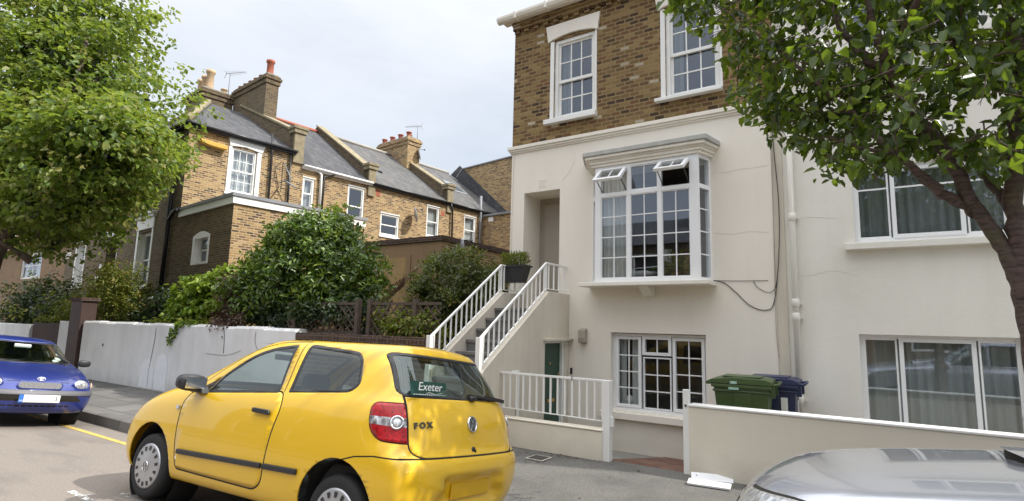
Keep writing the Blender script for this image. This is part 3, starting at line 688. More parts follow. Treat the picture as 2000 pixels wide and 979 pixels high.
def dish(parent,c,r,nrm,m='lead'):
    """satellite dish: shallow bowl, feed arm and wall bracket"""
    n=Vector(nrm).normalized(); q=Vector((0,0,1)).rotation_difference(n).to_matrix().to_4x4(); T=Matrix.Translation(c)@q
    mb=MB(T); mb.lathe([(0.001,-.06),(r*.5,-.045),(r*.85,-.01),(r,.02),(r*.98,.028),(r*.5,-.03),(.001,-.045)],20); d=mb.build('satellite_dish',plain('dish_grey',(.42,.44,.46),.5),parent)
    mb=MB(T); mb.tube([(0,-r*.9,-.02),(0,-r*.7,r*.9)],.014,6); mb.box(-.04,.04,-r*.75,-r*.6,r*.8,r*1.05); mb.tube([(0,0,-.06),(0,.05,-.32)],.022,6); mb.build('feed_arm',M['plastic'],d); return d
def parapet(parent,s0,s1,z_e,z_r,o_r,corb=True,m='brick_shade',face=0.):
    """raised party wall following the roof slope, stone coping, corbelled foot at the eaves"""
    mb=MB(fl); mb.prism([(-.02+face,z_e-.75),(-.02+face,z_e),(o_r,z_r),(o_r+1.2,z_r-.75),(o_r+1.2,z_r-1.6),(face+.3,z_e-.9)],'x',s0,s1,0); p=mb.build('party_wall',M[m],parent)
    mb=MB(fl); e=.05; mb.prism([(.28,z_e+.13),(o_r,z_r+.002),(o_r,z_r+.09),(.28,z_e+.22)],'x',s0-e,s1+e); mb.build('coping',M['copingmoss'],p)
    if corb:
        mb=MB(fl); mb.box(s0-.06,s1+.06,-.16,.32,z_e-.05,z_e+.12); mb.box(s0-.1,s1+.1,-.2,.36,z_e+.12,z_e+.24); mb.box(s0,s1,-.1,.30,z_e-1.3,z_e-.05); mb.build('corbel',M['copingmoss'],p,bevel=.01)
    return p
# ---- end house facing the street
ah=thing('end_terrace_house','tall brick end house with hipped slate roof and buff chimney pots','house',TP(0,0,0),math.atan2(E1.y,E1.x)-math.pi/2)
AE,AR,AO=8.55,11.35,5.0
shw=(1.52,2.47,6.38,8.1)
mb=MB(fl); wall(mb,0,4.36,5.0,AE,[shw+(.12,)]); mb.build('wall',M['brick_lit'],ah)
dA=(-4.35,-2.2,2.85,5.0); dB=(-12.9,-11.0,3.2,5.25); dD=(-8.05,-6.4,2.2,5.05)
wa=(-4.1,-2.45,2.8,4.92); wb_=(-12.75,-11.15,3.1,5.1); wdoor=(-7.95,-6.5,2.2,5.0)
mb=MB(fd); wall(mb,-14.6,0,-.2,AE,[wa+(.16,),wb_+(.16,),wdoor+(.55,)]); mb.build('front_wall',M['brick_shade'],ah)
mb=MB(fd); mb.face([(-14.6,0,-.2),(-14.6,9,-.2),(-14.6,9,AE),(-14.6,0,AE)]); mb.face([(-14.6,9,-.2),(0,4,-.2),(0,4,AE),(-14.6,9,AE)]); mb.build('rear_wall',M['brick_shade'],ah)
ap=TP(2.4,AO,AR); mb=MB()
e0=.16
mb.face([TP(-e0,-e0,AE),TP(4.0,-e0,AE),TP(4.0,AO,AR),ap]); mb.face([TP(-e0,-e0,AE),ap,TP(2.4,12,AR),TP(-e0,14.75,AE)]); mb.face([ap,TP(4,AO,AR),TP(4,12,AR),TP(2.4,12,AR)]); mb.face([TP(2.4,12,AR),TP(4,12,AR),TP(4,14.75,AE),TP(-e0,14.75,AE)])
mb.build('roof',M['slate'],ah)
mb=MB(); mb.tube([TP(-e0-.03,-e0-.03,AE+.05),ap+Vector((0,0,.05))],.13,6); mb.tube([ap+Vector((0,0,.04)),TP(2.4,12,AR+.04)],.11,6); mb.build('hip_tiles',M['copingmoss'],ah)
mb=MB(fl); mb.tube([(-.2,-.22,AE-.03),(4.0,-.22,AE-.03)],.06,8); mb.box(-.16,4.0,-.17,-.001,AE-.14,AE-.005); mb.build('gutter',M['black'],ah)
mb=MB(fd); mb.tube([(-14.6,-.22,AE-.03),(.2,-.22,AE-.03)],.06,8); mb.box(-14.6,.16,-.17,-.001,AE-.14,AE-.005); mb.build('gutter',M['black'],ah)
o=sash(ah,fl,*shw,rev=.06,nx=3,nz=2,curt=[(.05,.95,'curtain')],fw=.06,split=.5)
mb=MB(fl); mb.prism([(1.36,8.46),(2.78,8.46),(2.66,8.12),(2.0,8.2),(1.42,8.12)],'y',-.05,.02); mb.box(1.40,1.515,-.03,.05,6.40,8.11); mb.box(2.475,2.64,-.03,.05,6.40,8.11); mb.box(1.36,2.7,-.06,.05,6.28,6.375); mb.build('surround',M['white'],o,bevel=.01)
for (w,nm) in ((wa,'A'),(wb_,'B')):
    o=sash(ah,fd,w[0]+.14,w[1]-.10,w[2],w[3],rev=.18,nx=1,nz=1,curt=[(.0,.8,'curtain')],fw=.07)
    mb=MB(fd); mb.box(w[0]-.06,w[0]+.135,-.03,.17,w[2]-.05,w[3]+.1); mb.box(w[1]-.095,w[1]+.05,-.03,.17,w[2]-.05,w[3]+.1); mb.box(w[0]-.1,w[1]+.1,-.05,.05,w[3]+.1,w[3]+.52); mb.box(w[0]-.2,w[1]+.2,-.12,.05,w[3]+.52,w[3]+.62); mb.box(w[0]-.25,w[1]+.25,-.18,.05,w[3]+.62,w[3]+.72); mb.box(w[0]-.12,w[1]+.12,-.12,.1,w[2]-.15,w[2]-.05); mb.build('surround',M['white'],o,bevel=.01)
mb=MB(fd); mb.box(wdoor[0],wdoor[1],.5,.55,wdoor[2],wdoor[3]); d_=mb.build('door',M['dark'],ah)
mb=MB(fd); mb.box(wdoor[1]-.14,wdoor[1]-.02,.02,.48,wdoor[2],wdoor[3]-.01); mb.box(wdoor[0]-.1,wdoor[1]+.1,-.05,.05,wdoor[3]+.06,wdoor[3]+.52); mb.box(wdoor[0]-.2,wdoor[1]+.2,-.14,.05,wdoor[3]+.52,wdoor[3]+.64); mb.build('surround',M['white'],d_,bevel=.01)
mb=MB(fd); mb.box(-8.6,-8.3,-.03,0,3.75,3.95); mb.box(-9.0,-8.4,-.03,0,3.3,3.45); mb.build('wall_box',M['white'],ah)
mb=MB(fd); mb.box(-15.5+.9,-13.6,-.03,0,4.52,4.82); sp=mb.build('street_name_plate',M['trim'],ah)
mb=MB(fd); mb.box(-14.5,-13.75,-.034,-.031,4.70,4.75); mb.box(-14.4,-13.85,-.034,-.031,4.60,4.64); mb.build('plate_lettering',M['lead'],sp)
mb=MB(fd); mb.tube([(-.72,-.09,AE-.1),(-.82,-.09,2.4)],.075,10); mb.tube([(-.74,-.09,5.15),(-.35,-.12,5.35),(.1,-.12,5.38)],.07,8); mb.build('downpipe',M['black'],ah)
mb=MB(fl); mb.tube([(2.95,-.1,AE+.45),(3.0,-.1,AE-.4),(3.02,-.1,5.4)],.045,8); mb.tube([(3.78,-.1,AE-.1),(3.82,-.1,5.4)],.045,8); mb.tube([(3.05,-.05,6.3),(3.4,-.05,6.9),(3.2,-.05,7.7),(3.45,-.05,8.0)],.015,5); mb.build('downpipe',M['black'],ah)
mb=MB(fl); mb.tube([(3.55,-.03,8.0),(3.72,-.4,7.3),(3.6,-.35,7.0)],.02,6); mb.tube([(3.5,-.3,7.2),(3.9,-.5,6.95)],.03,6); mb.build('bracket_arm',M['lead'],ah)
mb=MB(fl); mb.prism([(.30,8.06),(.36,7.93),(.62,7.88),(.95,7.86),(1.25,7.86),(1.28,7.94),(1.2,8.02)],'y',-.26,-.02); mb.build('alarm_box',M['yellow_awning'],ah,bevel=.02)
stack(ah,2.5,3.9,6.1,8.0,9.5,12.45); pots(ah,[(2.9,6.45,12.5,.19,1.0),(2.9,7.0,12.5,.17,.85),(2.9,7.5,12.5,.16,.8),(3.6,6.5,12.5,.15,.3)],'buffpot'); aerial(ah,TP(3.6,6.0,12.2),1.3,R(20),.9)
parapet(ah,3.9,4.35,9.4,11.75,5.2)
stack(ah,3.92,4.5,2.85,6.1,9.6,12.75); pots(ah,[(4.2,3.2,12.8,.17,.75)]); 
for k in range(5): pots(ah,[(4.2,3.75+k*.52,12.8,.2,.14)])
# extension with white roof band, and the lean-to in front
mb=MB(fd); ew=(1.42,2.55,3.55,4.4); 
xs=(1.40,2.62,3.4,4.35); wall(mb,-.0+.001,4.12,.5,5.14,[xs+(.14,)]); mb.build('extension_wall',M['brick_shade'],ah)
fe=frame(TP(0,-4.12,0),E1); mb=MB(fe); wall(mb,0,4.6,.5,5.14); mb.build('extension_wall',M['brick_lit'],ah)
mb=MB(fl); mb.box(-.06,4.7,-4.18,-.002,5.14,5.36); b_=mb.build('roof_band',M['white'],ah)
mb=MB(fl); mb.box(-.1,4.75,-4.22,-.002,5.362,5.46); mb.build('roof_edge',M['lead'],b_)
o=sash(ah,fd,xs[0]+.1,xs[1]-.06,xs[2],xs[3],rev=.13,nx=1,nz=1,curt=[(.1,.9,'curtain')],fw=.07)
mb=MB(fd); c=(xs[0]+xs[1])/2; mb.prism([(xs[0]-.03,xs[3]-.02)]+[(xs[0]-.03+(xs[1]-xs[0]+.06)*k/8,xs[3]-.02+.14*math.sin(math.pi*k/8)) for k in range(9)][1:-1]+[(xs[1]+.03,xs[3]-.02),(xs[1]+.03,xs[3]-.1),(xs[0]-.03,xs[3]-.1)],'y',-.02,.12); mb.box(xs[0]-.03,xs[0]+.095,-.02,.12,xs[2],xs[3]-.1); mb.box(xs[1]-.055,xs[1]+.03,-.02,.12,xs[2],xs[3]-.1); mb.build('surround',M['white'],o)
mb=MB(fd); mb.face([(-1.95,-1.12,1.76),(3.2,-1.12,1.76),(3.2,-.004,2.62),(-1.95,-.004,2.62)]); mb.box(-1.9,3.2,-1.1,-1.0,1.70,1.755); lt=mb.build('lean_to_roof',M['slate'],ah)
mb=MB(fd); mb.box(-1.9,3.2,-1.0,-.88,.5,1.72); mb.build('lean_to_wall',M['brick_lit'],lt)
mb=MB(fd); mb.prism([(-1.1,.5),(-1.1,1.9),(-.95,2.1),(-.004,2.95),(-.004,.5)],'x',-2.15,-1.96); mb.build('lean_to_parapet',M['brick_dark'],lt)
mb=MB(fd); T=fd@Matrix.Translation((.55,-.62,2.19))@Matrix.Rotation(R(37.5),4,'X'); mb=MB(T); rect_ring(mb,-.5,.5,-.3,.3,.06,-.02,.02) if False else mb.box(-.45,.45,-.28,.28,-.02,.05); mb.build('skylight',M['lead'],lt,bevel=.02)
# ---- three houses of the terrace
TE,TR,TRO=8.1,11.4,4.6
def terr(name,label,s0,s1,wins,pipes=(),m='brick_lit'):
    h=thing(name,label,'house',TP(s0,0,0),math.atan2(E1.y,E1.x)-math.pi/2,group='terrace of houses behind the garden')
    mb=MB(fl); wall(mb,s0,s1,.5,TE,[w[:4]+(.1,) for w in wins]); mb.face([(s0,0,TE),(s0,TRO,TR),(s0,9.2,TE)]); mb.face([(s1,0,TE),(s1,TRO,TR),(s1,9.2,TE)]); mb.face([(s0,9,.5),(s1,9,.5),(s1,9,TE),(s0,9,TE)]); mb.build('wall',M[m],h)
    mb=MB(fl); mb.face([(s0,-.16,TE-.02),(s1,-.16,TE-.02),(s1,TRO,TR),(s0,TRO,TR)]); mb.face([(s0,9.3,TE),(s1,9.3,TE),(s1,TRO,TR),(s0,TRO,TR)]); mb.build('roof',M['slate' if s0<7 else 'slate2'],h)
    mb=MB(fl); mb.tube([(s0,TRO,TR+.03),(s1,TRO,TR+.03)],.1,6); mb.build('ridge_tiles',M['terracotta' if s0<7 else 'cement'],h)
    mb=MB(fl); mb.tube([(s0,-.2,TE-.06),(s1,-.2,TE-.06)],.055,8); mb.box(s0,s1,-.14,-.001,TE-.17,TE-.05); mb.build('gutter',M['white' if s0<7 else 'black'],h)
    for w in wins:
        o=sash(h,fl,*w[:4],rev=.05,nx=w[4],nz=1,fw=.075,curt=w[5])
        mb=MB(fl); mb.box(w[0]-.05,w[1]+.05,-.05,.05,w[2]-.08,w[2]-.002); mb.box(w[0]-.02,w[1]+.02,-.012,.045,w[3]+.002,w[3]+.05); mb.build('sill',M['white'],o)
    for pth,r,mm in pipes: mb=MB(fl); mb.tube(pth,r,8); mb.build('downpipe',M[mm],h)
    return h
t1=terr('terrace_house','yellow brick terrace house with dark slate roof and red ridge tiles',4.35,7.8,[(4.45,4.98,6.3,7.6,1,[(0,1,'curtain')]),(6.62,7.5,5.95,7.72,1,[])],[([(5.0,-.1,8.0),(5.2,-.12,7.85),(5.22,-.12,6.2)],.055,'white'),([(5.9,-.1,8.0),(5.35,-.12,7.8),(5.32,-.12,6)],.045,'black')])
t2=terr('terrace_house','yellow brick terrace house with a grey satellite dish on its wall',7.8,12.8,[(8.45,9.55,5.75,6.8,1,[]),(11.28,12.14,6.1,7.68,1,[(0,1,'curtain')])],[([(12.75,-.2,8.0),(12.95,-.12,7.7),(13.0,-.12,5.5)],.05,'black')])
t3=terr('terrace_house','far yellow brick terrace house with two roof windows beside the tall gable',12.8,17.0,[(13.98,14.9,6.1,7.62,1,[(0,1,'curtain')])],[([(15.1,-.15,8.9),(15.1,-.15,7.9),(15.15,-.1,5.5)],.07,'lead')])
parapet(t2,7.62,8.0,8.75,11.75,4.7); parapet(t3,12.6,13.0,8.85,11.7,4.7)
stack(t3,12.35,13.25,3.1,5.8,9.8,12.25,'brick_lit')
for k in range(7): pots(t3,[(12.6+.35*(k%2),3.35+k*.37,12.3,.15,.32)])
dish(t2,TP(10.2,-.42,6.95),.36,(.62,.72,.22)); dish(t3,TP(13.15,3.0,11.4),.35,(.7,.6,.2)); 
mb=MB(fl); mb.box(8.1,8.35,-.006,0,7.55,7.85); mb.box(12.25,12.5,-.006,0,7.3,7.55); mb.build('patch_brick',M['terracotta'],t2)
for (s,o) in ((13.7,2.5),(15.4,2.3)):
    z=TE+(TR-TE)*o/TRO; pit=math.atan2(TR-TE,TRO); T=fl@Matrix.Translation((s,o,z+.05))@Matrix.Rotation(pit,4,'X'); mb=MB(T); rect_ring(mb,-.45,.45,-.02,.06,.001,0,.001) if False else None
    mb.box(-.5,.5,-.75,.75,-.05,.04); sk=mb.build('roof_window',M['lead'],t3,bevel=.02); mb=MB(T); mb.face([(-.4,-.62,.048),(.4,-.62,.048),(.4,.62,.048),(-.4,.62,.048)]); mb.build('pane',M['glass'],sk,fix=False)
mb=MB(); c=TP(9.3,1.4,TE+(TR-TE)*1.4/TRO); mb.lathe([(.12,0),(.12,.12),(.02,.16)],10,'z',c); mb.build('roof_vent',M['plastic'],t2)
mb=MB(); c=TP(5.2,3.9,TE+(TR-TE)*3.9/TRO); mb.lathe([(.16,0),(.16,.12),(.02,.16)],10,'z',c); mb.build('roof_vent',M['plastic'],t1)
aerial(t3,TP(13.1,3.2,12.2),.9,R(200),.8)
mb=MB(); 
# ---- tall gable and flat-roofed brick block closing the terrace
gb=thing('brick_gable_building','tall windowless brick gable wall rising behind the far end of the terrace','building',TP(17.2,0,0),math.atan2(E1.y,E1.x)-math.pi/2)
fg=frame(TP(17.05,0,0),-E0); mb=MB(fg); mb.prism([(-3.75,.5),(-3.75,11.0),(-3.35,11.45),(8,11.75),(8,.5)],'y',0,6); mb.build('wall',M['brick_lit'],gb)
mb=MB(fg); mb.prism([(-3.78,11.0),(-3.36,11.47),(8,11.77),(8,11.84),(-3.4,11.54),(-3.86,11.02)],'y',-.06,.2); mb.build('coping',M['lead'],gb)
mb=MB(fg); mb.prism([(-4.4,TE+(TR-TE)*4.4/TRO+.02),(0.2,TE-.1),(0.6,TE+.1),(-3.6,TE+(TR-TE)*4.4/TRO+.5)],'y',-.03,-.003); mb.build('flashing',M['slate'],gb)
fx=thing('brick_outbuilding','flat roofed brick block with a vent under its edge, beside the cream house corner','building',TP(15.4,-1.5,0),math.atan2(E1.y,E1.x)-math.pi/2)
f15=frame(TP(15.4,0,0),-E0); mb=MB(f15); mb.box(.02,7,0,1.6,.5,7.75); mb.build('wall',M['brick_lit'],fx); mb=MB(f15); mb.box(-.05,7,-.12,1.6,7.752,7.86); mb.build('roof_edge',M['lead'],fx); mb=MB(f15); mb.box(.5,.85,-.03,0,7.45,7.7); mb.build('vent',M['white'],fx)
# ---- rendered garden building with brick-on-edge top
ob=thing('rendered_outbuilding','brown rendered garden building with brick capping, behind the trellis fence','outbuilding',(-11,11.5,0))
mb=MB(); mb.box(-15,-9.98,11.5,17,.5,3.95); mb.build('wall',M['brown_render'],ob)
mb=MB(); mb.face([(-9.976,11.5,.5),(-9.976,17,.5),(-9.976,17,3.95),(-9.976,11.5,3.95)]); mb.build('side_wall',M['brick_lit'],ob)
mb=MB(); mb.box(-15,-9.95,11.46,11.72,3.952,4.10); mb.box(-10.22,-9.95,11.72,17,3.952,4.10); 
for k in range(60): x=-14.95+k*.083; mb.box(x,x+.07,11.452,11.46,3.96,4.09)
for k in range(60): y=11.5+k*.083; mb.box(-9.95,-9.942,y,y+.07,3.96,4.09)
mb.build('capping',M['brick_dark'],ob)
mb=MB(); mb.face([(-12.7,11.492,.9),(-11.3,11.492,.9),(-11.3,11.492,3.55),(-12.7,11.492,3.55)]); mb.build('patch',plain('ochre_render',(.36,.24,.11),.9,.25,2,.2),ob)
mb=MB(); mb.box(-11.28,-11.1,11.47,11.5,.9,3.6); mb.build('pilaster',M['brown_render'],ob)
mb=MB()
for k in range(9): x=-12.4+k*.13; mb.bar((x,11.475,2.0+k*.09),(x+.55,11.475,2.75+k*.06),.02,.008)
mb.build('broken_trellis',M['wood_dark'],ob)
dish(ob,(-9.72,12.1,3.85),.27,(.7,.6,.2))
# ---- red-roofed house far left
rh=thing('red_roof_house','distant brick house with red tiled roof seen under the street tree','house',(-52,14,0))
fh=frame((0,14,0),(1,0)); rw=(-52.3,-48.4,4.2,6.0); mb=MB(fh); wall(mb,-64,-43,0,6.5,[rw+(.1,)]); mb.face([(-43,0,0),(-43,9,0),(-43,9,6.5),(-43,0,6.5)]); mb.face([(-43,0,6.5),(-43,9,6.5),(-43,4.5,10)]); mb.build('wall',M['brick_red'],rh)
mb=MB(fh); mb.face([(-64,-.3,6.4),(-42.7,-.3,6.4),(-42.7,4.5,10.2),(-64,4.5,10.2)]); mb.face([(-64,9.3,6.4),(-42.7,9.3,6.4),(-42.7,4.5,10.2),(-64,4.5,10.2)]); mb.build('roof',M['tile_red'],rh)
o=sash(rh,fh,*rw,rev=.06,nx=2,nz=1,fw=.12,bw=.1,curt=[(0,.2,'curtain'),(.55,1,'curtain')])
# ---- houses across the street, behind the photographer: they are what the windows mirror
for k in range(5):
    x0=-26+k*8.5; h=thing('facing_house','brick house across the street with a row of chimney pots, mirrored in the bay window','house',(x0,-13,0),0,'houses across the street')
    fo=frame((0,-13,0),(-1,0)); mb=MB(fo); ws=[(-x0-7.2,-x0-5.6,1.2,3.2),(-x0-7.2,-x0-5.6,4.4,6.0),(-x0-3.0,-x0-1.6,4.4,6.0),(-x0-3.4,-x0-1.4,1.0,3.2)]
    wall(mb,-x0-8.49,-x0,-.1,6.6,[w+(.1,) for w in ws]); mb.face([(-x0-8.49,8,-.1),(-x0,8,-.1),(-x0,8,6.6),(-x0-8.49,8,6.6)]); mb.build('wall',M['brick_shade' if k%2 else 'brick_red'],h)
    mb=MB(fo); mb.face([(-x0-8.49,-.2,6.5),(-x0,-.2,6.5),(-x0,4,8.6),(-x0-8.49,4,8.6)]); mb.face([(-x0-8.49,8.2,6.5),(-x0,8.2,6.5),(-x0,4,8.6),(-x0-8.49,4,8.6)]); mb.build('roof',M['slate'],h)
    for w in ws:
        mb=MB(fo); rect_ring(mb,*w,.09,.03,.12); mb.box(w[0],w[1],.04,.11,(w[2]+w[3])/2-.03,(w[2]+w[3])/2+.03); wn=mb.build('window',M['white'],h); mb=MB(fo); pane(mb,*w,.09); mb.build('pane',M['dark'],wn,fix=False)
    mb=MB(fo); mb.box(-x0-.9,-x0-.02,2.0,6.0,6.8,9.5); c=mb.build('chimney',M['brick_shade'],h)
    for j in range(8): mb=MB(fo); mb.lathe([(.16,0),(.13,.5),(.17,.55),(.1,.56)],8,'z',(-x0-.45,2.3+j*.48,9.5)); mb.build('chimney_pot',M['terracotta'],c)
# ================================================================ GARDEN WALLS AND FENCES
gw=thing('garden_wall','long white painted garden wall with cracks and stains along the pavement','wall',(-14,6.55,0))
mb=MB(); 
xs=[-18.6+k*.5 for k in range(20)]; tops=[1.53+.012*math.sin(k*1.7) for k in range(20)]
for k in range(19): mb.prism([(6.5,-.2),(6.76,-.2),(6.76,tops[k]-.05),(6.72,tops[k]),(6.54,tops[k]),(6.5,tops[k]-.05)],'x',xs[k]+(.0 if k else 0),xs[k+1])
mb.build('wall',M['oldwhite'],gw)
crk3=plain('wall_crack',(.16,.15,.14),.95)
wy=lambda u,v:PY(u,v,6.493)
for P,r in (([(305,640),(302,665),(297,690),(290,725),(287,755)],.006),([(437,640),(438,660),(436,690)],.007),([(500,648),(498,668),(505,690)],.004),([(400,690),(440,694),(470,685)],.003)): cable('crack',[wy(*p) for p in P],r,crk3,gw)
pale=plain('fresh_whitewash',(.80,.81,.84),.85,.05)
mb=MB(); 
for (u0,u1,vb,vt) in ((270,297,752,700),(298,322,760,690)):
    a=PY(u0,vb,6.496);b=PY(u1,vb,6.496);t=PY((u0+u1)/2,vt,6.496); n=8; w=(b.x-a.x)/2; cx=(a.x+b.x)/2
    mb.face([(cx-w,6.495,.02),(cx+w,6.495,.02)]+[(cx+w*math.cos(math.pi*k/n),6.495,t.z-w+w*math.sin(math.pi*k/n)) for k in range(n+1)])
mb.build('patch',pale,gw,fix=False)
mb=MB(); mb.lathe([(0,-.01),(.035,-.008),(.04,0)],10,'y',(-17.2,6.5,.92)); mb.build('vent_hole',M['plastic'],gw)
bk=thing('brick_garden_wall','low dark brick garden wall below the trellis, between the white wall and the stair','wall',(-7.5,6.6,0))
mb=MB(); mb.box(-9.095,-5.82,6.52,6.74,-.2,1.34); mb.build('wall',M['brick_dark'],bk)
mb=MB()
for k in range(39): x=-9.09+k*.084; mb.box(x,x+.074,6.50,6.76,1.342,1.455+random.uniform(-.004,.004))
mb.build('capping',M['brick_dark'],bk)
def trellis(label,x0,x1,y,z0,z1,posts,m='wood'):
    t=thing('trellis_fence',label,'fence',((x0+x1)/2,y,z0))
    mb=MB()
    st=.17; H=z1-z0
    k=x0-H
    while k<x1:
        for sg in (1,-1):
            a=(k,z0) if sg==1 else (k+H,z0); b=(k+H,z1) if sg==1 else (k,z1)
            # clip in x
            def cl(p,q):
                (xa,za),(xb,zb)=p,q
                ts=[]
                t0,t1=0.,1.
                for (lim,s) in ((x0,1),(x1,-1)):
                    fa=(xa-lim)*s; fb=(xb-lim)*s
                    if fa<0 and fb<0: return None
                    if fa<0: t0=max(t0,fa/(fa-fb))
                    if fb<0: t1=min(t1,fa/(fa-fb))
                return None if t0>=t1 else ((xa+(xb-xa)*t0,za+(zb-za)*t0),(xa+(xb-xa)*t1,za+(zb-za)*t1))
            c=cl(a,b)
            if c: mb.bar((c[0][0],y+sg*.008,c[0][1]),(c[1][0],y+sg*.008,c[1][1]),.024,.012,up=(0,1,0))
        k+=st
    mb.build('lattice',M[m],t)
    mb=MB(); mb.box(x0,x1,y-.022,y+.022,z1-.001,z1+.045); mb.box(x0,x1,y-.022,y+.022,z0-.04,z0+.001); mb.build('rail',M[m],t)
    for px in posts: mb=MB(); mb.box(px-.04,px+.04,y-.045,y+.045,z0-.4,z1+.10); mb.build('post',M[m],t)
    return t
trellis('weathered wooden trellis on the brick wall, under the big rounded bush',-9.9,-7.85,6.86,1.5,1.98,(-9.62,-7.85))
trellis('brown wooden trellis panel beside the stair, below the dark round shrub',-7.6,-5.95,6.9,1.45,1.98,(-7.58,-6.5))
pl=thing('gate_pillar','dark brown painted brick gate pillar with a flat cap at the end of the white wall','pillar',(-19.1,6.7,0))
mb=MB(); mb.box(-19.40,-18.66,6.42,6.80,-.1,2.08); mb.build('shaft',plain('oxblood_paint',(.05,.026,.02),.6,.2,6,.2),pl,bevel=.01); mb=MB(); mb.box(-19.45,-18.60,6.37,6.85,2.082,2.17); mb.build('cap',M['brick_dark'],pl,bevel=.01)
ws_=thing('garden_wall_stub','short white painted wall stub beside the dark gate pillar','wall',(-19.9,6.6,0)); mb=MB(); mb.box(-20.25,-19.46,6.48,6.74,-.1,1.5); mb.build('wall',M['oldwhite'],ws_,bevel=.015)
fn=thing('board_gate','dark stained vertical board gate between white wall stubs','gate',(-21.2,6.6,0)); mb=MB()
for k in range(14): x=-22.6+k*.167; mb.box(x,x+.16,6.56,6.60,.05,1.42)
mb.build('boards',M['wood_dark'],fn); mb=MB(); mb.box(-22.6,-20.27,6.602,6.65,.3,.4); mb.box(-22.6,-20.27,6.602,6.65,1.1,1.2); mb.build('ledge',M['wood_dark'],fn)
ws3=thing('garden_wall_stub','greyish wall stub beyond the board gate, behind the blue car','wall',(-24,6.6,0)); mb=MB(); mb.box(-27,-22.65,6.48,6.74,-.1,1.35); mb.build('wall',M['oldwhite'],ws3,bevel=.015)
# ================================================================ FOLIAGE
def leaf_mesh(name,P,size,m,parent,aspect=.55,droop=.3,up=.6,jit=.35,out=None,fold=.25,curl=.15):
    """P (n,3): one small folded leaf of two quads at every point"""
    n=len(P); P=np.asarray(P,float)
    nr=RNG.normal(size=(n,3)); nr[:,2]+=up*2.2
    if out is not None: nr+=out*1.2
    nr/=np.linalg.norm(nr,axis=1)[:,None]
    d=RNG.normal(size=(n,3)); d[:,2]-=droop*2
    if out is not None: d+=out*.9
    d-=nr*np.sum(d*nr,1)[:,None]; d/=np.linalg.norm(d,axis=1)[:,None]
    s=np.cross(nr,d); L=size*(1+jit*RNG.uniform(-1,1,n)); W=L*aspect
    L=L[:,None];W=W[:,None]
    rows=[P, P+d*L*.32+s*W*.5+nr*W*fold, P+d*L*.72+s*W*.38+nr*W*fold*.7-nr*L*curl*.4, P+d*L-nr*L*curl, P+d*L*.72-s*W*.38+nr*W*fold*.7-nr*L*curl*.4, P+d*L*.32-s*W*.5+nr*W*fold]
    V=np.stack(rows,1).reshape(-1,3)
    inv=np.array(world_of(parent).inverted()); V=V@inv[:3,:3].T+inv[:3,3]
    me=bpy.data.meshes.new(name); me.vertices.add(n*6); me.vertices.foreach_set('co',V.astype(np.float32).ravel())
    b=np.arange(n)[:,None]*6; F=np.concatenate([b+np.array([0,1,2,3]),b+np.array([0,3,4,5])],1).ravel().astype(np.int32)
    me.loops.add(n*8); me.loops.foreach_set('vertex_index',F); me.polygons.add(n*2); me.polygons.foreach_set('loop_start',np.arange(0,n*8,4,dtype=np.int32))
    me.update(calc_edges=True); me.materials.append(m)
    o=bpy.data.objects.new(name,me); col.objects.link(o); o.parent=parent; return o
def clumps(blobs,nclump,per,r,shell=.55,flat=.7,noise=.35):
    """leaf points gathered in tufts through ellipsoids [(centre, radii, weight)], denser toward the outside"""
    w=np.array([b[2] for b in blobs],float); w/=w.sum(); P=[];O=[]
    ph=RNG.uniform(0,6.28,(6,)); 
    for b,ww in zip(blobs,w):
        k=max(1,int(nclump*ww)); d=RNG.normal(size=(k,3)); d/=np.linalg.norm(d,axis=1)[:,None]
        t=1-shell*RNG.random(k)**1.6
        bump=1+noise*.5*(np.sin(d[:,0]*5+ph[0])*np.sin(d[:,2]*6+ph[1])+np.sin(d[:,1]*7+ph[2])*np.sin(d[:,2]*4+ph[3]))+noise*.25*RNG.normal(size=k)
        c=np.array(b[0])+d*np.array(b[1])*(t*bump)[:,None]
        q=RNG.normal(size=(k,per,3))*np.array([r,r,r*flat])*.6
        P.append((c[:,None,:]+q).reshape(-1,3)); O.append(np.repeat(d,per,0))
    return np.concatenate(P),np.concatenate(O)
LM={}
LM['laurel']=leaf_mat('laurel_leaf',[(.022,.054,.006),(.06,.13,.012),(.11,.21,.018),(.21,.31,.035)],spec=.65,rough=.33,tr=.22)
LM['lime']=leaf_mat('lime_green_leaf',[(.07,.14,.010),(.14,.23,.015),(.22,.31,.022),(.30,.36,.04)],tr=.38)
LM['dull']=leaf_mat('small_grey_green_leaf',[(.035,.05,.014),(.07,.095,.026),(.13,.15,.05),(.26,.25,.10)],tr=.3,spec=.45)
LM['purple']=leaf_mat('purple_leaf',[(.05,.03,.03),(.11,.06,.05),(.10,.09,.04),(.2,.13,.10)],(.3,.1,.08),tr=.25)
LM['olive']=leaf_mat('yellowish_leaf',[(.07,.11,.010),(.15,.20,.02),(.26,.28,.04),(.36,.25,.07)],tr=.35)
LM['russet']=leaf_mat('russet_tipped_leaf',[(.07,.09,.015),(.16,.18,.03),(.28,.24,.05),(.40,.20,.08)],tr=.35)
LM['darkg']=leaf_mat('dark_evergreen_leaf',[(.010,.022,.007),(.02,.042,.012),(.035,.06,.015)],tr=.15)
LM['street']=leaf_mat('street_tree_leaf',[(.05,.105,.012),(.105,.19,.02),(.185,.27,.035),(.36,.37,.13)],(.42,.52,.06),tr=.46)
LM['cherry']=leaf_mat('cherry_leaf',[(.010,.028,.006),(.022,.055,.009),(.04,.09,.012),(.08,.14,.018)],(.36,.50,.02),tr=.42,spec=.6,rough=.33)
LM['tip']=leaf_mat('yellow_new_leaf',[(.2,.24,.03),(.3,.3,.07),(.38,.34,.13)],(.4,.4,.1),tr=.4)
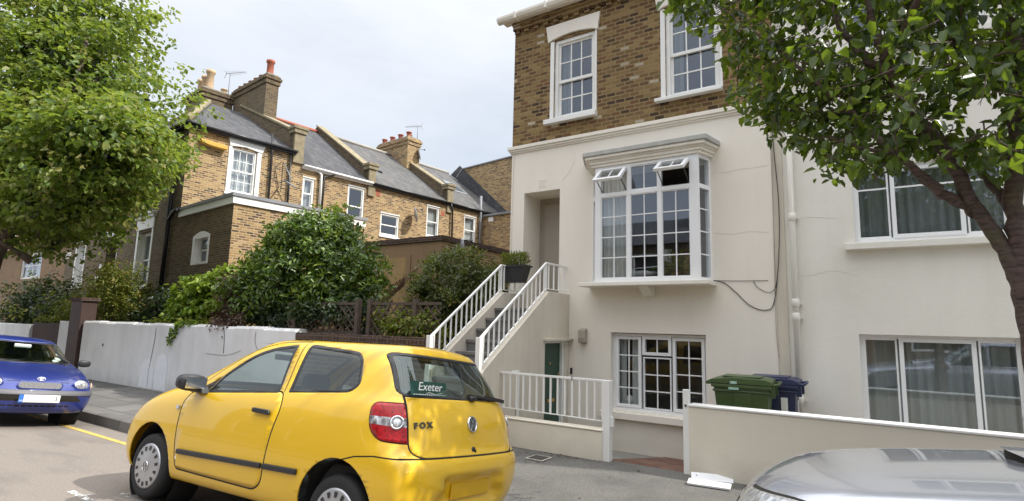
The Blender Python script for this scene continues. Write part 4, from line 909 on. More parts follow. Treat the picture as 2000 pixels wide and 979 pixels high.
def bark_mat(name,a,b,lent=False):
    m,nt=mat(name); n=N(nt); p=n.pos(); mp=n('ShaderNodeMapping'); nt.links.new(p,mp.inputs[0]); mp.inputs['Scale'].default_value=(1,1,4.5 if lent else .35)
    f=n.noise(mp.outputs[0],9,6,.65); g=n.noise(p,30,4); c=n.ramp(f,[(.35,a),(.5,b),(.62,tuple(x*1.4 for x in b)),(.72,tuple(x*.6 for x in a))])
    c=n.mix(n.ramp(n.noise(p,5,4),[(.55,(0,0,0)),(.7,(.6,.6,.6))]),c,(.10,.105,.04)); n.out(n.prin(c,.6 if lent else .9,n.bump(n.math('ADD',f,n.math('MULTIPLY',g,.6)),.7,.02))); return m
M['bark']=bark_mat('bark',(.035,.028,.022),(.11,.085,.065)); M['cherrybark']=bark_mat('cherry_bark',(.035,.022,.018),(.095,.06,.048),True)
def bush(name,label,cat,base,blobs,ncl,per,r,size,m,stems=4,tip=None,group=None,**kw):
    t=thing(name,label,cat,base,0,group); lk={k:kw.pop(k) for k in ('aspect','droop','up','fold') if k in kw}
    P,O=clumps(blobs,ncl,per,r,**kw); leaf_mesh('foliage',P,size,LM[m],t,out=O,**lk)
    if tip:
        P,O=clumps(blobs,int(ncl*tip[1]),per//2+1,r,shell=.08,noise=kw.get('noise',.35)); P=P+O*.03; leaf_mesh('foliage',P,size*.9,LM[tip[0]],t,out=O,**lk)
    bx,by,bz=base
    for k in range(stems):
        b=blobs[k%len(blobs)]; c=Vector(b[0])+Vector((random.uniform(-.4,.4)*b[1][0],random.uniform(-.4,.4)*b[1][1],.2*b[1][2]))
        a=Vector((bx+random.uniform(-.15,.15),by+random.uniform(-.1,.1),bz)); mid=a.lerp(c,.5)+Vector((random.uniform(-.1,.1),0,.1)); mb=MB(); mb.tube([a,mid,c],[.035,.025,.012],6); mb.build('stem',M['bark'],t)
    return t
# big rounded laurel behind the wall; position from its outline on the plane y=7.5
bush('laurel_bush','big dense glossy green bush spilling over the garden wall behind the yellow car','bush',(-10.6,7.6,1.0),[((-10.55,7.7,2.75),(2.05,.95,.98),5),((-10.3,7.6,3.45),(1.25,.7,.50),2),((-11.6,7.4,2.2),(1.1,.7,.6),1.6),((-9.2,7.5,2.35),(1.0,.6,.7),1.8)],820,28,.16,.105,'laurel',5,('lime',.16),shell=.5,noise=.16,aspect=.45,droop=-.3,up=.3)
bush('laurel_sprout','tall loose pale shoots rising from the top of the big rounded bush','shrub',(-10.3,7.9,3.6),[((-10.0,7.9,3.95),(.5,.3,.4),2),((-10.9,7.8,3.7),(.35,.3,.35),1)],50,14,.13,.10,'lime',3,aspect=.4,droop=-.6)
bush('lime_shrub','bright lime green leafy shrub above the white wall beside the big bush','shrub',(-14.2,7.3,1.0),[((-13.9,7.3,2.05),(1.05,.6,.72),4),((-13.2,7.3,2.3),(.7,.5,.5),2),((-14.5,7.2,1.7),(.6,.5,.45),1.5)],230,20,.17,.135,'lime',4,shell=.6,noise=.25,aspect=.6)
bush('purple_shrub','purplish small leaved shrub hanging over the white wall beside the lime green shrub','shrub',(-12.0,6.95,1.2),[((-12.1,7.0,2.1),(.38,.35,.75),2),((-11.7,6.8,1.55),(.55,.3,.4),2)],110,22,.12,.07,'purple',3,shell=.7,noise=.3)
bush('round_shrub','dense round grey green shrub behind the stair railing','shrub',(-8.7,10.7,1.0),[((-8.68,10.7,2.40),(1.30,1.0,1.15),5),((-7.9,10.6,2.05),(.9,.7,.85),1.5),((-9.4,10.5,1.85),(.75,.6,.65),1)],820,28,.13,.08,'dull',4,('olive',.10),shell=.45,noise=.10,aspect=.5,droop=-.3,up=.3)
bush('hedge_shrub','low yellowish shrub growing through the trellis beside the stair','shrub',(-6.7,7.0,1.1),[((-6.75,6.95,1.62),(.55,.25,.22),3),((-6.2,6.95,1.55),(.35,.2,.25),1),((-7.3,7.0,1.7),(.3,.25,.3),1)],100,20,.10,.07,'olive',3,shell=.8,noise=.3)
bush('rose_bush','sparse rose bush with thin stems between the big bush and the round shrub','shrub',(-9.0,8.2,1.0),[((-8.7,8.2,2.0),(.7,.4,.75),2),((-9.2,8.1,1.6),(.5,.3,.4),1)],60,8,.16,.06,'russet',9,shell=.9,noise=.4)
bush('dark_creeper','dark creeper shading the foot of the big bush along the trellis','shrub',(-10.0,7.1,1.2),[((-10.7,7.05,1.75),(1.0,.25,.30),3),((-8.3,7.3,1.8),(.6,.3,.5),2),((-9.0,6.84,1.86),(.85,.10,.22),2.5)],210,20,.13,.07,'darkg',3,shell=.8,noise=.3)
bush('feathery_shrub','large feathery green and russet shrub behind the gate pillar','shrub',(-21.5,8.0,.4),[((-21.3,8.0,2.1),(1.7,.9,1.0),4),((-19.9,8.0,2.1),(1.2,.7,.9),3),((-20.3,7.8,2.9),(.9,.6,.55),2),((-23.0,7.6,1.7),(1.2,.6,.6),2)],430,22,.2,.10,'olive',7,('russet',.35),shell=.75,noise=.35,aspect=.35,droop=.2)
bush('evergreen_bush','dark evergreen bush above the roof of the blue car','bush',(-26,8.0,.2),[((-26.6,8.0,1.9),(1.9,1.2,1.2),4),((-24.4,7.9,1.5),(1.2,.8,.7),2)],420,22,.22,.12,'darkg',5,('olive',.1),shell=.6,noise=.3)
bush('dark_shrub','dark green shrub between the gate pillar and the lean-to roof','shrub',(-18.2,8.2,.5),[((-18.3,8.3,1.8),(1.0,.6,.75),3)],130,20,.18,.10,'darkg',3,('olive',.08),shell=.7,noise=.3)
iv=thing('ivy_trail','pale ivy trail hanging down the face of the white garden wall','plant',(-12.9,6.5,1.55))
pts=[];
path=[PY(375,627,6.5),PY(355,632,6.47),PY(342,640,6.46),PY(336,655,6.47),PY(332,668,6.475)]; path[0].y=6.6; path[0].z=1.56
for k in range(130):
    t=random.random()*(len(path)-1); i=int(t); p=path[i].lerp(path[i+1],t-i); pts.append(p+Vector((random.gauss(0,.07),random.uniform(-.03,.0),random.gauss(0,.035))))
leaf_mesh('foliage',np.array(pts),.085,LM['lime'],iv,aspect=.7); mb=MB(); mb.tube(path,.006,5); mb.build('stem',M['bark'],iv)
iv2=thing('wall_top_weed','low leafy weeds along the top of the white wall beside the ivy trail','plant',(-14.2,6.7,1.5)); leaf_mesh('foliage',np.stack([RNG.uniform(-15.4,-12.2,260),RNG.uniform(6.62,6.9,260),1.56+abs(RNG.normal(0,.05,260))],1),.085,LM['olive'],iv2)
mb=MB(); mb.tube([(-15.4,6.75,1.54),(-12.2,6.75,1.54)],.008,5); mb.build('stem',M['bark'],iv2)
wd=thing('kerb_weed','small weed growing in the gutter at the kerb ahead of the yellow car','plant',(-9.6,4.42,-.2)); leaf_mesh('foliage',np.stack([RNG.normal(-9.75,.10,60),RNG.normal(4.41,.02,60),-.19+abs(RNG.normal(0,.05,60))],1),.06,LM['lime'],wd,aspect=.4,droop=-.8)
# ---- planter hooked on the landing rail
pt=thing('railing_planter','black trough planter with a bushy herb hooked on the stair railing','planter',(-5.6,8.4,2.5))
mb=MB(); cx,cy=-5.62,8.52
def trough(z,a,b): return [(cx-a,cy-b,z),(cx+a,cy-b,z),(cx+a,cy+b,z),(cx-a,cy+b,z)]
lv=[trough(2.46,.20,.10),trough(2.74,.27,.13),trough(2.74,.30,.15),trough(2.77,.30,.15),trough(2.77,.25,.11),trough(2.72,.25,.11)]
mb.face(lv[0])
for p,q in zip(lv,lv[1:]):
    for k in range(4): mb.face([p[k],p[(k+1)%4],q[(k+1)%4],q[k]])
mb.face(lv[-1]); mb.build('trough',M['plastic'],pt,bevel=.006)
P=np.stack([RNG.uniform(cx-.25,cx+.25,900),RNG.uniform(cy-.12,cy+.12,900),2.74+RNG.uniform(0,.24,900)*(1-.0)],1); leaf_mesh('plant',P,.075,LM['olive'],pt,aspect=.16,droop=-1.6,up=0)
# spider plant inside the bay (part of the house room)
P=np.stack([RNG.normal(-2.78,.05,70),RNG.normal(FY-.02,.04,70),2.66+RNG.uniform(0,.03,70)],1); leaf_mesh('house_plant',P,.26,LM['lime'],bw_,aspect=.07,droop=-.4,up=.3,curl=.5)
mb=MB(); mb.lathe([(.05,0),(.075,.16),(.07,.16),(.01,.14)],12,'z',(-2.78,FY-.02,2.46)); mb.build('plant_pot',M['terracotta'],bw_)
# ================================================================ RIGHT STREET TREE (cherry)
ty=4.95
rt_=thing('cherry_tree','leafy cherry tree with dark forked trunk in front of the rendered house','tree',(PY(2008,700,ty).x,ty,-.05))
def limb(pts,rad,name='branch',n=9,jag=.012):
    P=[]
    pts=[Vector(p) for p in pts]
    for i in range(len(pts)-1):
        a=pts[max(i-1,0)];b=pts[i];c=pts[i+1];d=pts[min(i+2,len(pts)-1)]
        for k in range(4):
            t=k/4; P.append(.5*((2*b)+(c-a)*t+(2*a-5*b+4*c-d)*t*t+(3*b-a-3*c+d)*t**3)+Vector((random.gauss(0,jag),random.gauss(0,jag),random.gauss(0,jag*.5))))
    P.append(pts[-1]); m=len(P); rr=[]
    for k in range(m):
        t=k/(m-1)*(len(rad)-1); i=min(int(t),len(rad)-2); rr.append((rad[i]+(rad[i+1]-rad[i])*(t-i))*random.uniform(.94,1.06))
    mb=MB(); mb.tube(P,rr,n); mb.build(name,M['cherrybark'],rt_); return P
tp=lambda u,v,dy=0: PY(u,v,ty+dy)
b0=tp(2012,880); 
T0=limb([(b0.x+.06,ty,-.08),(b0.x+.05,ty,.3),tp(2038,880),tp(2033,780),tp(2026,690),tp(2014,620),tp(2000,560),tp(1984,520)],[.13,.10,.085,.076,.074,.074,.074,.06],'trunk',14,.004)
L=[]
L.append(limb([tp(1992,550),tp(1970,502),tp(1940,455),tp(1900,400)],[.056,.05,.047,.043],'branch',12,.004))
L.append(limb([tp(1905,418),tp(1878,365,-.03),tp(1840,290,-.06),tp(1800,240,-.1),tp(1760,190,-.15),tp(1728,120,-.2),tp(1703,45,-.3),tp(1685,-60,-.4)],[.05,.046,.044,.04,.036,.032,.026,.016]))
L.append(limb([tp(1740,150,-.18),tp(1690,110,-.1),tp(1655,72,-.05),tp(1628,18,0),tp(1600,-60,.05)],[.035,.03,.026,.022,.015]))
L.append(limb([tp(1893,402),tp(1850,385,.12),tp(1815,360,.25),tp(1785,330,.4),tp(1740,290,.55),tp(1690,250,.65)],[.045,.036,.033,.028,.024,.014]))
L.append(limb([tp(1870,395,-.05),tp(1838,375,-.1),tp(1797,342,-.2),tp(1750,300,-.3),tp(1657,219,-.3),tp(1556,127,-.25),tp(1494,76,-.2),tp(1440,40,-.2),tp(1395,8,-.2)],[.036,.032,.028,.024,.018,.014,.011,.008,.005]))
L.append(limb([tp(2006,600),tp(1994,500),tp(1983,424),tp(1985,300),tp(1988,180),tp(1984,80),tp(1972,10),tp(1968,-120)],[.07,.06,.058,.055,.05,.045,.04,.03],'branch',12))
L.append(limb([tp(1983,420),tp(1962,385,.1),tp(1938,357,.2),tp(1900,318,.3),tp(1862,286,.4),tp(1811,245,.5),tp(1734,230,.6),tp(1670,205,.6)],[.04,.034,.03,.026,.022,.018,.014,.008]))
L.append(limb([tp(1988,170),tp(1965,148,.1),tp(1935,142,.2),tp(1900,137,.3),tp(1851,66,.3),tp(1816,0,.3),tp(1790,-60,.3)],[.04,.035,.03,.026,.022,.018,.01]))
L.append(limb([tp(1988,140),tp(2030,60,.2),tp(2100,-40,.5),tp(2200,-140,.8)],[.05,.045,.035,.02]))
L.append(limb([tp(1984,300),tp(2060,240,-.2),tp(2160,200,-.4),tp(2280,120,-.6)],[.045,.04,.03,.015]))
L.append(limb([tp(1728,120,-.2),tp(1760,60,-.5),tp(1800,-20,-.8),tp(1830,-120,-1.0)],[.03,.025,.02,.012]))
L.append(limb([tp(1656,219,-.3),tp(1600,220,-.2),tp(1550,215,0),tp(1515,230,.1)],[.016,.012,.009,.005]))
L.append(limb([tp(1750,300,-.3),tp(1690,290,-.3),tp(1640,275,-.3),tp(1600,265,-.3)],[.018,.014,.01,.005]))
# crown: tufts on twigs inside the crown volume (outline traced on the tree's own plane)
outline=[(1310,-10),(1345,45),(1395,62),(1420,110),(1440,175),(1468,208),(1490,235),(1512,262),(1545,262),(1580,290),(1610,322),(1650,325),(1690,318),(1725,315),(1760,325),(1800,300),(1840,300),(1870,312),(1905,318),(1940,330),(1975,335),(2060,340),(2200,330),(2350,150),(2350,-300),(1900,-480),(1500,-350),(1330,-150)]
def inpoly(x,y,poly):
    r=False;j=len(poly)-1
    for i in range(len(poly)):
        if (poly[i][1]>y)!=(poly[j][1]>y) and x<(poly[j][0]-poly[i][0])*(y-poly[i][1])/(poly[j][1]-poly[i][1])+poly[i][0]: r=not r
        j=i
    return r
def gap(u,v): # thin places in the crown where the wall shows
    for (a,b,c,d) in ((1895,225,70,45),(1690,55,22,45),(1915,35,60,30),(1850,215,30,25),(1930,260,40,30),(1760,110,20,20),(1540,60,14,12)):
        if ((u-a)/c)**2+((v-b)/d)**2<1: return True
    return False
def twig_cloud(count,test,per,spread,size,m,name):
    pts=[];out=[];tw=MB()
    while count:
        u=random.uniform(1300,2350);v=random.uniform(-480,400)
        if not inpoly(u,v,outline) or not test(u,v): continue
        edge=min(1,.35+.65*min((u-1300)/350,1)); dy=random.gauss(.10,.5)*edge
        if gap(u,v) and random.random()<.85: continue
        count-=1; c=PY(u,v,ty+max(-1.2,min(1.2,dy)))
        d=Vector((-.6+random.gauss(0,.7),random.gauss(0,.7),random.gauss(-.1,.45))).normalized(); l=random.uniform(.18,.38)
        tw.tube([c-d*l*.6,c+d*l*.4],[.005,.002],4,cap=False)
        for k in range(per):
            t=random.uniform(-.6,.45); pts.append(c+d*l*t+Vector((random.gauss(0,spread),random.gauss(0,spread),random.gauss(-.01,spread*.7)))); out.append(d)
    leaf_mesh(name,np.array(pts),size,m,rt_,aspect=.58,droop=.9,up=.42,out=np.array(out)*.4,jit=.4,curl=.22)
    tw.build('twig',M['cherrybark'],rt_,kind='stuff')
twig_cloud(560,lambda u,v:u<2010 and v>-20,8,.06,.082,LM['cherry'],'crown')
twig_cloud(70,lambda u,v:u<2010 and -20<v<330,6,.05,.085,LM['lime'],'crown')
twig_cloud(520,lambda u,v:u>1990 or v<0,9,.08,.10,LM['cherry'],'crown')
# ================================================================ LEFT STREET TREE
lt_=thing('street_tree','broad bright green street tree rising behind the blue car','tree',(-20.6,4.75,-.05))
c0=Vector((-18.2,5.6,7.2))
mb=MB(); mb.tube([(-20.6,4.75,-.1),(-20.6,4.75,1.5),(-20.5,4.9,3.2),(-19.8,5.2,5),(-18.4,5.5,7.5),(-18.2,5.6,10)],[.24,.19,.17,.15,.10,.04],12); mb.build('trunk',M['bark'],lt_)
for k in range(16):
    az=random.uniform(0,6.28); z=random.uniform(3,8); s=Vector((-19.1+.1*z,5.0+.07*z,z)); r=random.uniform(1.8,3.3)*(1-.05*abs(z-5)); e=s+Vector((math.cos(az)*r,math.sin(az)*r*.8,random.uniform(.2,2.2)))
    mb=MB(); mb.tube([s,s.lerp(e,.5)+Vector((0,0,.35)),e],[.07,.045,.01],6); mb.build('branch',M['bark'],lt_)
BL=[((-20.4,5.8,7.6),(4.7,3.3,3.6),5),((-17.6,5.5,5.7),(3.1,2.0,1.8),3.4),((-15.5,5.3,5.7),(1.8,1.3,1.25),1.6),((-19.3,5.4,8.6),(2.2,1.8,2.2),1.4),((-19.8,5.2,4.6),(3.0,2.0,1.1),1.4),((-22.0,6.0,5.6),(4,3,2.2),2),((-17.0,5.2,4.5),(2.0,1.0,.65),1.0),((-20.0,5.8,10.8),(3,2.4,1.8),1.4)]
P,O=clumps(BL,2000,22,.30,shell=.62,flat=.6,noise=.22); leaf_mesh('crown',P,.155,LM['street'],lt_,out=O*.5,aspect=.62,droop=.35)
P,O=clumps(BL[1:5],200,7,.25,shell=.12,noise=.25); leaf_mesh('crown',P,.14,LM['tip'],lt_,out=O*.5,aspect=.62,droop=.6)
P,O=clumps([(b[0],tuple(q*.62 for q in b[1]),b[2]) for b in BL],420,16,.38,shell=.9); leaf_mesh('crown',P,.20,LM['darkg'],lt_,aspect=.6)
# ================================================================ BINS, PLANKS, COVER
def bin_(label,loc,rot,m,lab):
    T=Matrix.Translation(loc)@Matrix.Rotation(rot,4,'Z'); t=thing('wheelie_bin',label,'bin',mat4=T)
    mb=MB(T) # front is -x
    lo=[(-.24,-.22,.06),(.22,-.22,.06),(.22,.22,.06),(-.24,.22,.06)]; hi=[(-.34,-.27,.97),(.30,-.27,.97),(.30,.27,.97),(-.34,.27,.97)]
    mb.face(lo); 
    for k in range(4): mb.face([lo[k],lo[(k+1)%4],hi[(k+1)%4],hi[k]])
    for z0,z1,o in ((.90,.93,.015),(.955,1.0,.03)): mb.box(-.34-o,.30+o,-.27-o,.27+o,z0,z1)
    for s in (-1,1): mb.box(-.1,.1,s*.262-.012,s*.262+.012,.35,.9)
    mb.build('body',M[m],t,bevel=.012)
    mb=MB(T); mb.prism([(-.43,.985),(-.43,1.02),(-.36,1.055),(-.1,1.085),(.25,1.075),(.33,1.05),(.34,1.003),(-.36,1.003),(-.38,.985)],'y',-.305,.305); mb.box(-.25,.2,-.2,.2,1.08,1.095); lid=mb.build('lid',M[m],t,bevel=.012)
    mb=MB(T); mb.tube([(.30,-.22,1.0),(.40,-.22,1.02),(.40,.22,1.02),(.30,.22,1.0)],.018,8); mb.box(.3,.36,-.24,-.18,.86,1.0); mb.box(.3,.36,.18,.24,.86,1.0); mb.build('handle',M[m],t)
    for s in (-1,1): mb=MB(T); mb.lathe([(.0,-.025),(.10,-.025),(.10,.025),(.0,.025)],16,'y',(.24,s*.245,.10)); mb.build('wheel',M['rubber'],t)
    if lab=='g':
        mb=MB(T); mb.box(-.16,-.04,-.302,-.2999,.935,.965) ; mb.box(-.14,-.06,-.3065,-.3055,1.006,1.04); mb.build('number_sticker',plain('pale_green_sticker',(.3,.5,.42),.5),t)
        text_mesh('81',.035,T@Matrix.Translation((-.10,-.308,1.022))@Matrix.Rotation(R(90),4,'X'),M['white'],'number',t,.0006)
        mb=MB(T); mb.tube([(-.2,-.262,.64),(-.16,-.262,.67),(-.12,-.262,.65),(-.16,-.262,.63),(-.2,-.262,.64)],.005,5); mb.box(-.11,.02,-.266,-.262,.635,.65); mb.build('council_mark',M['curtain'],t)
    else:
        mb=MB(T); mb.box(.302,.3105,-.14,-.06,.55,.80); mb.build('label',M['white'],t); 
        mb=MB(T); mb.box(.12,.2,-.282,-.2785,.62,.84); mb.box(.06,.22,-.282,-.2785,.55,.575); mb.build('label',M['white'],t)
    return t
p=PY(1456,760,7.75); bin_('green wheelie bin with a pale number sticker behind the buff wall',(p.x+.0,7.75,.02),R(4),'binG','g')
p=PY(1512,760,8.3); bin_('navy blue wheelie bin standing behind the green one against the wall',(p.x-.03,8.42,-.0),R(2),'binB','b')
for k,(a,b,lab) in enumerate((((1350,930),(1432,938),'white board lying on the pavement against the buff wall, the one nearer the wall'),((1347,938),(1430,950),'white board lying on the pavement, the one nearer the road'))):
    q0=PZ(*a,.02);q1=PZ(*b,.02); t=thing('white_board',lab,'board',q0.lerp(q1,.5)); 
    w=.10; d=(q1-q0).normalized(); n_=Vector((-d.y,d.x,0)); T=Matrix(((d.x,n_.x,0,q0.x),(d.y,n_.y,0,q0.y-(.06*k)),(0,0,1,.012),(0,0,0,1)))@Matrix.Rotation(R(12 if k else 28),4,'X'); mb=MB(T); mb.box(0,(q1-q0).length,-.06,.06,.0,.022); mb.build('board',M['upvc'],t,bevel=.003)
    mb=MB(T); mb.lathe([(0,.0235),(.008,.0235),(.008,.02)],8,'z',(.06,.01,0)); mb.build('screw_hole',M['plastic'],t)
p=PZ(1052,895,0); cv=thing('inspection_cover','small square inspection cover set in the tarmac pavement by the dwarf wall','cover',(p.x,p.y,0)); T=Matrix.Translation((p.x,p.y,-.004)); mb=MB(T); rect_=[(-.12,-.12),(.12,-.12),(.12,.12),(-.12,.12)]; mb.box(-.13,.13,-.13,.13,0,.010); mb.build('frame',M['cement'],cv); mb=MB(T); mb.box(-.10,.10,-.10,.10,.0,.014); mb.build('lid',M['plastic'],cv,bevel=.002)

# dry leaves and grit gathered along the wall feet (nobody could count them)
lt2=thing('leaf_litter','dry leaves and grit scattered along the foot of the walls','litter',(-5,6.6,0)); lt2['kind']='stuff'
XS=np.concatenate([RNG.uniform(-18,-5.5,260),RNG.uniform(-5.2,-3.1,90),RNG.uniform(-2,3,160),RNG.uniform(-12,2,160)])
YS=np.concatenate([6.47-abs(RNG.normal(0,.10,260)),6.78-abs(RNG.normal(0,.10,90)),6.8-abs(RNG.normal(0,.12,160)),RNG.uniform(4.7,6.7,160)])
Zs=np.where(YS>6.2,-.012+(YS-6.2)*.016,-.05+(YS-4.62)*.025)+.008
leaf_mesh('litter',np.stack([XS,YS,Zs],1),.035,leaf_mat('dry_leaf',[(.05,.035,.02),(.12,.08,.04),(.2,.15,.08)],tr=.1),lt2,droop=0,up=3,fold=.1,curl=.05)
# ================================================================ CARS
# a body is a stack of horizontal loops (nose to tail), subdivided, then cut along the outlines of windows, lamps and shut lines
def half_loop(d):
    """right half outline (y>=0) from the nose centre to the tail centre; d: xf,xr,w,zf,zr and corner settings"""
    xf,xr,w=d['xf'],d['xr'],d['w']; fb=d.get('fb',.06); rb=d.get('rb',.05); fc=d.get('fc',.30); rc=d.get('rc',.24); wf=d.get('wf',w*.97); wr=d.get('wr',w*.96)
    P=[(xf,0),(xf+fb*.2,wf*.42),(xf+fb*.75,wf*.72),(xf+fb*1.6,wf*.88),(xf+fc*.62,wf*.97)]
    x0,x1=xf+fc,xr-rc
    for k in range(9):
        t=k/8; x=x0+(x1-x0)*t; bow=1-(1-abs(2*t-1)**3)*0; P.append((x,w*(1-.02*(2*t-1)**2) if k not in(0,8) else (wf if k==0 else wr)))
    P+=[(xr-rc*.58,wr*.975),(xr-rb*1.7,wr*.89),(xr-rb*.7,wr*.73),(xr-rb*.2,wr*.42),(xr,0)]
    out=[]
    for x,y in P:
        t=(x-xf)/(xr-xf); z=d['zf']+(d['zr']-d['zf'])*(t**d.get('zp',1.0))+d.get('crown',0)*(1-(y/w)**2)
        out.append((x,y,z))
    return out
def car_shell(loops,top_z,level=2):
    bm=bmesh.new(); rows=[]
    for d in loops:
        h=half_loop(d); full=h+[(x,-y,z) for x,y,z in h[-2:0:-1]]
        rows.append([bm.verts.new(p) for p in full])
    n=len(rows[0])
    for a,b in zip(rows,rows[1:]):
        for k in range(n): bm.faces.new((a[k],a[(k+1)%n],b[(k+1)%n],b[k]))
    # roof: bridge the two halves of the last loop across the car
    r=rows[-1]; m=(n//2)
    for k in range(1,m):
        a,b=r[k],r[n-k]; c,d_=(r[k+1],r[n-k-1]) 
        if k+1<m: bm.faces.new((a,c,d_,b))
    bm.faces.new((r[0],r[1],r[n-1])); bm.faces.new((r[m],r[m+1],r[m-1]))
    r=rows[0]
    for k in range(1,m-1): bm.faces.new((r[k],r[n-k],r[n-k-1],r[k+1]))
    bm.faces.new((r[0],r[n-1],r[1])); bm.faces.new((r[m],r[m-1],r[m+1]))
    bmesh.ops.recalc_face_normals(bm,faces=bm.faces)
    me=bpy.data.meshes.new('shell'); bm.to_mesh(me); bm.free()
    o=bpy.data.objects.new('shell',me); col.objects.link(o); s=o.modifiers.new('s','SUBSURF'); s.levels=level; s.render_levels=level
    bpy.context.view_layer.update()
    me2=bpy.data.meshes.new_from_object(o.evaluated_get(bpy.context.evaluated_depsgraph_get())); bpy.data.objects.remove(o)
    bm=bmesh.new(); bm.from_mesh(me2); bpy.data.meshes.remove(me2); bm.faces.layers.int.new('reg'); return bm
def rounded(poly,r,n=4):
    """round the corners of a polygon; r a number or one per corner"""
    m=len(poly); rr=r if isinstance(r,(list,tuple)) else [r]*m; out=[]
    for i in range(m):
        p=Vector(poly[i]);a=Vector(poly[i-1]);b=Vector(poly[(i+1)%m]); u=(a-p);v=(b-p); q=min(rr[i],u.length*.48,v.length*.48)
        if q<1e-4: out.append(tuple(p)); continue
        s=p+u.normalized()*q; e=p+v.normalized()*q
        for k in range(n+1):
            t=k/n; out.append(tuple(s*(1-t)**2+p*2*t*(1-t)+e*t*t))
    return out
def offset(poly,d):
    m=len(poly); A=sum(poly[i][0]*poly[(i+1)%m][1]-poly[(i+1)%m][0]*poly[i][1] for i in range(m)); sg=1 if A>0 else -1; out=[]
    for i in range(m):
        p=Vector(poly[i]);a=Vector(poly[i-1]);b=Vector(poly[(i+1)%m]); e1=(p-a);e2=(b-p)
        if e1.length<1e-7: e1=e2
        if e2.length<1e-7: e2=e1
        n1=Vector((e1.y,-e1.x)).normalized()*sg; n2=Vector((e2.y,-e2.x)).normalized()*sg; n_=(n1+n2)
        n_=n_.normalized()/max(.5,math.sqrt(max(.25,(1+n1.dot(n2))/2))); out.append(tuple(p+n_*d))
    return out
AXI={'y':(0,2,1),'x':(1,2,0),'z':(0,1,2)}
def cut(bm,poly,axis,side,reg,only=None,test=None):
    """split the shell along a polygon seen along an axis, and mark the faces inside with region number reg"""
    i,j,k=AXI[axis]; lay=bm.faces.layers.int['reg']
    x0=min(p[0] for p in poly)-.002;x1=max(p[0] for p in poly)+.002;y0=min(p[1] for p in poly)-.002;y1=max(p[1] for p in poly)+.002
    def ok(f):
        if only is not None and f[lay] not in only: return False
        n_=f.normal
        if side and n_[k]*side<.02: return False
        c=f.calc_center_median()
        if test and not test(c): return False
        a=[v.co[i] for v in f.verts];b=[v.co[j] for v in f.verts]
        return max(a)>x0 and min(a)<x1 and max(b)>y0 and min(b)<y1
    def bb(f):
        a=[v.co[i] for v in f.verts];b=[v.co[j] for v in f.verts]; return min(a),max(a),min(b),max(b)
    cand={f:bb(f) for f in bm.faces if ok(f)}
    for q in range(len(poly)):
        p=poly[q];r=poly[(q+1)%len(poly)]; dx,dy=r[0]-p[0],r[1]-p[1]; L=math.hypot(dx,dy)
        if L<1e-6: continue
        no=[0,0,0];no[i]=-dy/L;no[j]=dx/L; co=[0,0,0];co[i]=p[0];co[j]=p[1]
        # only faces near this edge's own extent need the cut
        ex0,ex1=min(p[0],r[0])-.001,max(p[0],r[0])+.001; ey0,ey1=min(p[1],r[1])-.001,max(p[1],r[1])+.001
        fs=[f for f,(a0,a1,b0,b1) in cand.items() if a1>ex0 and a0<ex1 and b1>ey0 and b0<ey1]
        if fs:
            g=set(fs)
            for f in fs: g.update(f.edges); g.update(f.verts); del cand[f]
            res=bmesh.ops.bisect_plane(bm,geom=list(g),plane_co=co,plane_no=no,dist=1e-5)
            for f in res['geom']:
                if isinstance(f,bmesh.types.BMFace) and f.is_valid: cand[f]=bb(f)
    for f in bm.faces:
        if ok(f):
            c=f.calc_center_median()
            if inpoly(c[i],c[j],poly): f[lay]=reg
def ring_poly(poly,w):
    return offset(poly,w/2),offset(poly,-w/2)
def line_poly(pts,w):
    """thin closed ribbon along a polyline (for shut lines)"""
    L=[];Rr=[]
    for k,p in enumerate(pts):
        a=Vector(pts[max(k-1,0)]);b=Vector(pts[min(k+1,len(pts)-1)]); t=(b-a).normalized(); n_=Vector((-t.y,t.x))*w/2; L.append(tuple(Vector(p)+n_)); Rr.append(tuple(Vector(p)-n_))
    return L+Rr[::-1]
def ribbon(bm,pts,w,axis,side,reg,only=(0,)):
    for a,b in zip(pts,pts[1:]):
        t=(Vector(b)-Vector(a)); 
        if t.length<1e-6: continue
        t=t.normalized()*w*.3; cut(bm,line_poly([tuple(Vector(a)-t),tuple(Vector(b)+t)],w),axis,side,reg,only)
def extract(bm,reg,name,m,parent,M4,solid=0.,push=0.,label=None,mats=None,rm=None):
    """lift the faces of some regions into an object of their own"""
    lay=bm.faces.layers.int['reg']; regs=reg if isinstance(reg,(tuple,list)) else (reg,)
    fs=[f for f in bm.faces if f[lay] in regs]
    vm={};me=bpy.data.meshes.new(name);V=[];F=[];MI=[]
    nv={}
    for f in fs:
        for v in f.verts: nv.setdefault(v.index,Vector((0,0,0))); 
    for f in fs:
        ids=[]
        for v in f.verts:
            if v.index not in vm: vm[v.index]=len(V); V.append(v.co+v.normal*push)
            ids.append(vm[v.index])
        F.append(ids); MI.append(regs.index(f[lay]))
    inv=world_of(parent).inverted()@M4
    me.from_pydata([inv@v for v in V],[],F)
    for q in (m if isinstance(m,(list,tuple)) else [m]): me.materials.append(q)
    for p,mi in zip(me.polygons,MI): p.use_smooth=True; p.material_index=mi if isinstance(m,(list,tuple)) else 0
    o=bpy.data.objects.new(name,me); col.objects.link(o); o.parent=parent
    if solid: s=o.modifiers.new('solid','SOLIDIFY'); s.thickness=solid; s.offset=-1; s.use_even_offset=False
    if label: o['label']=label
    return o
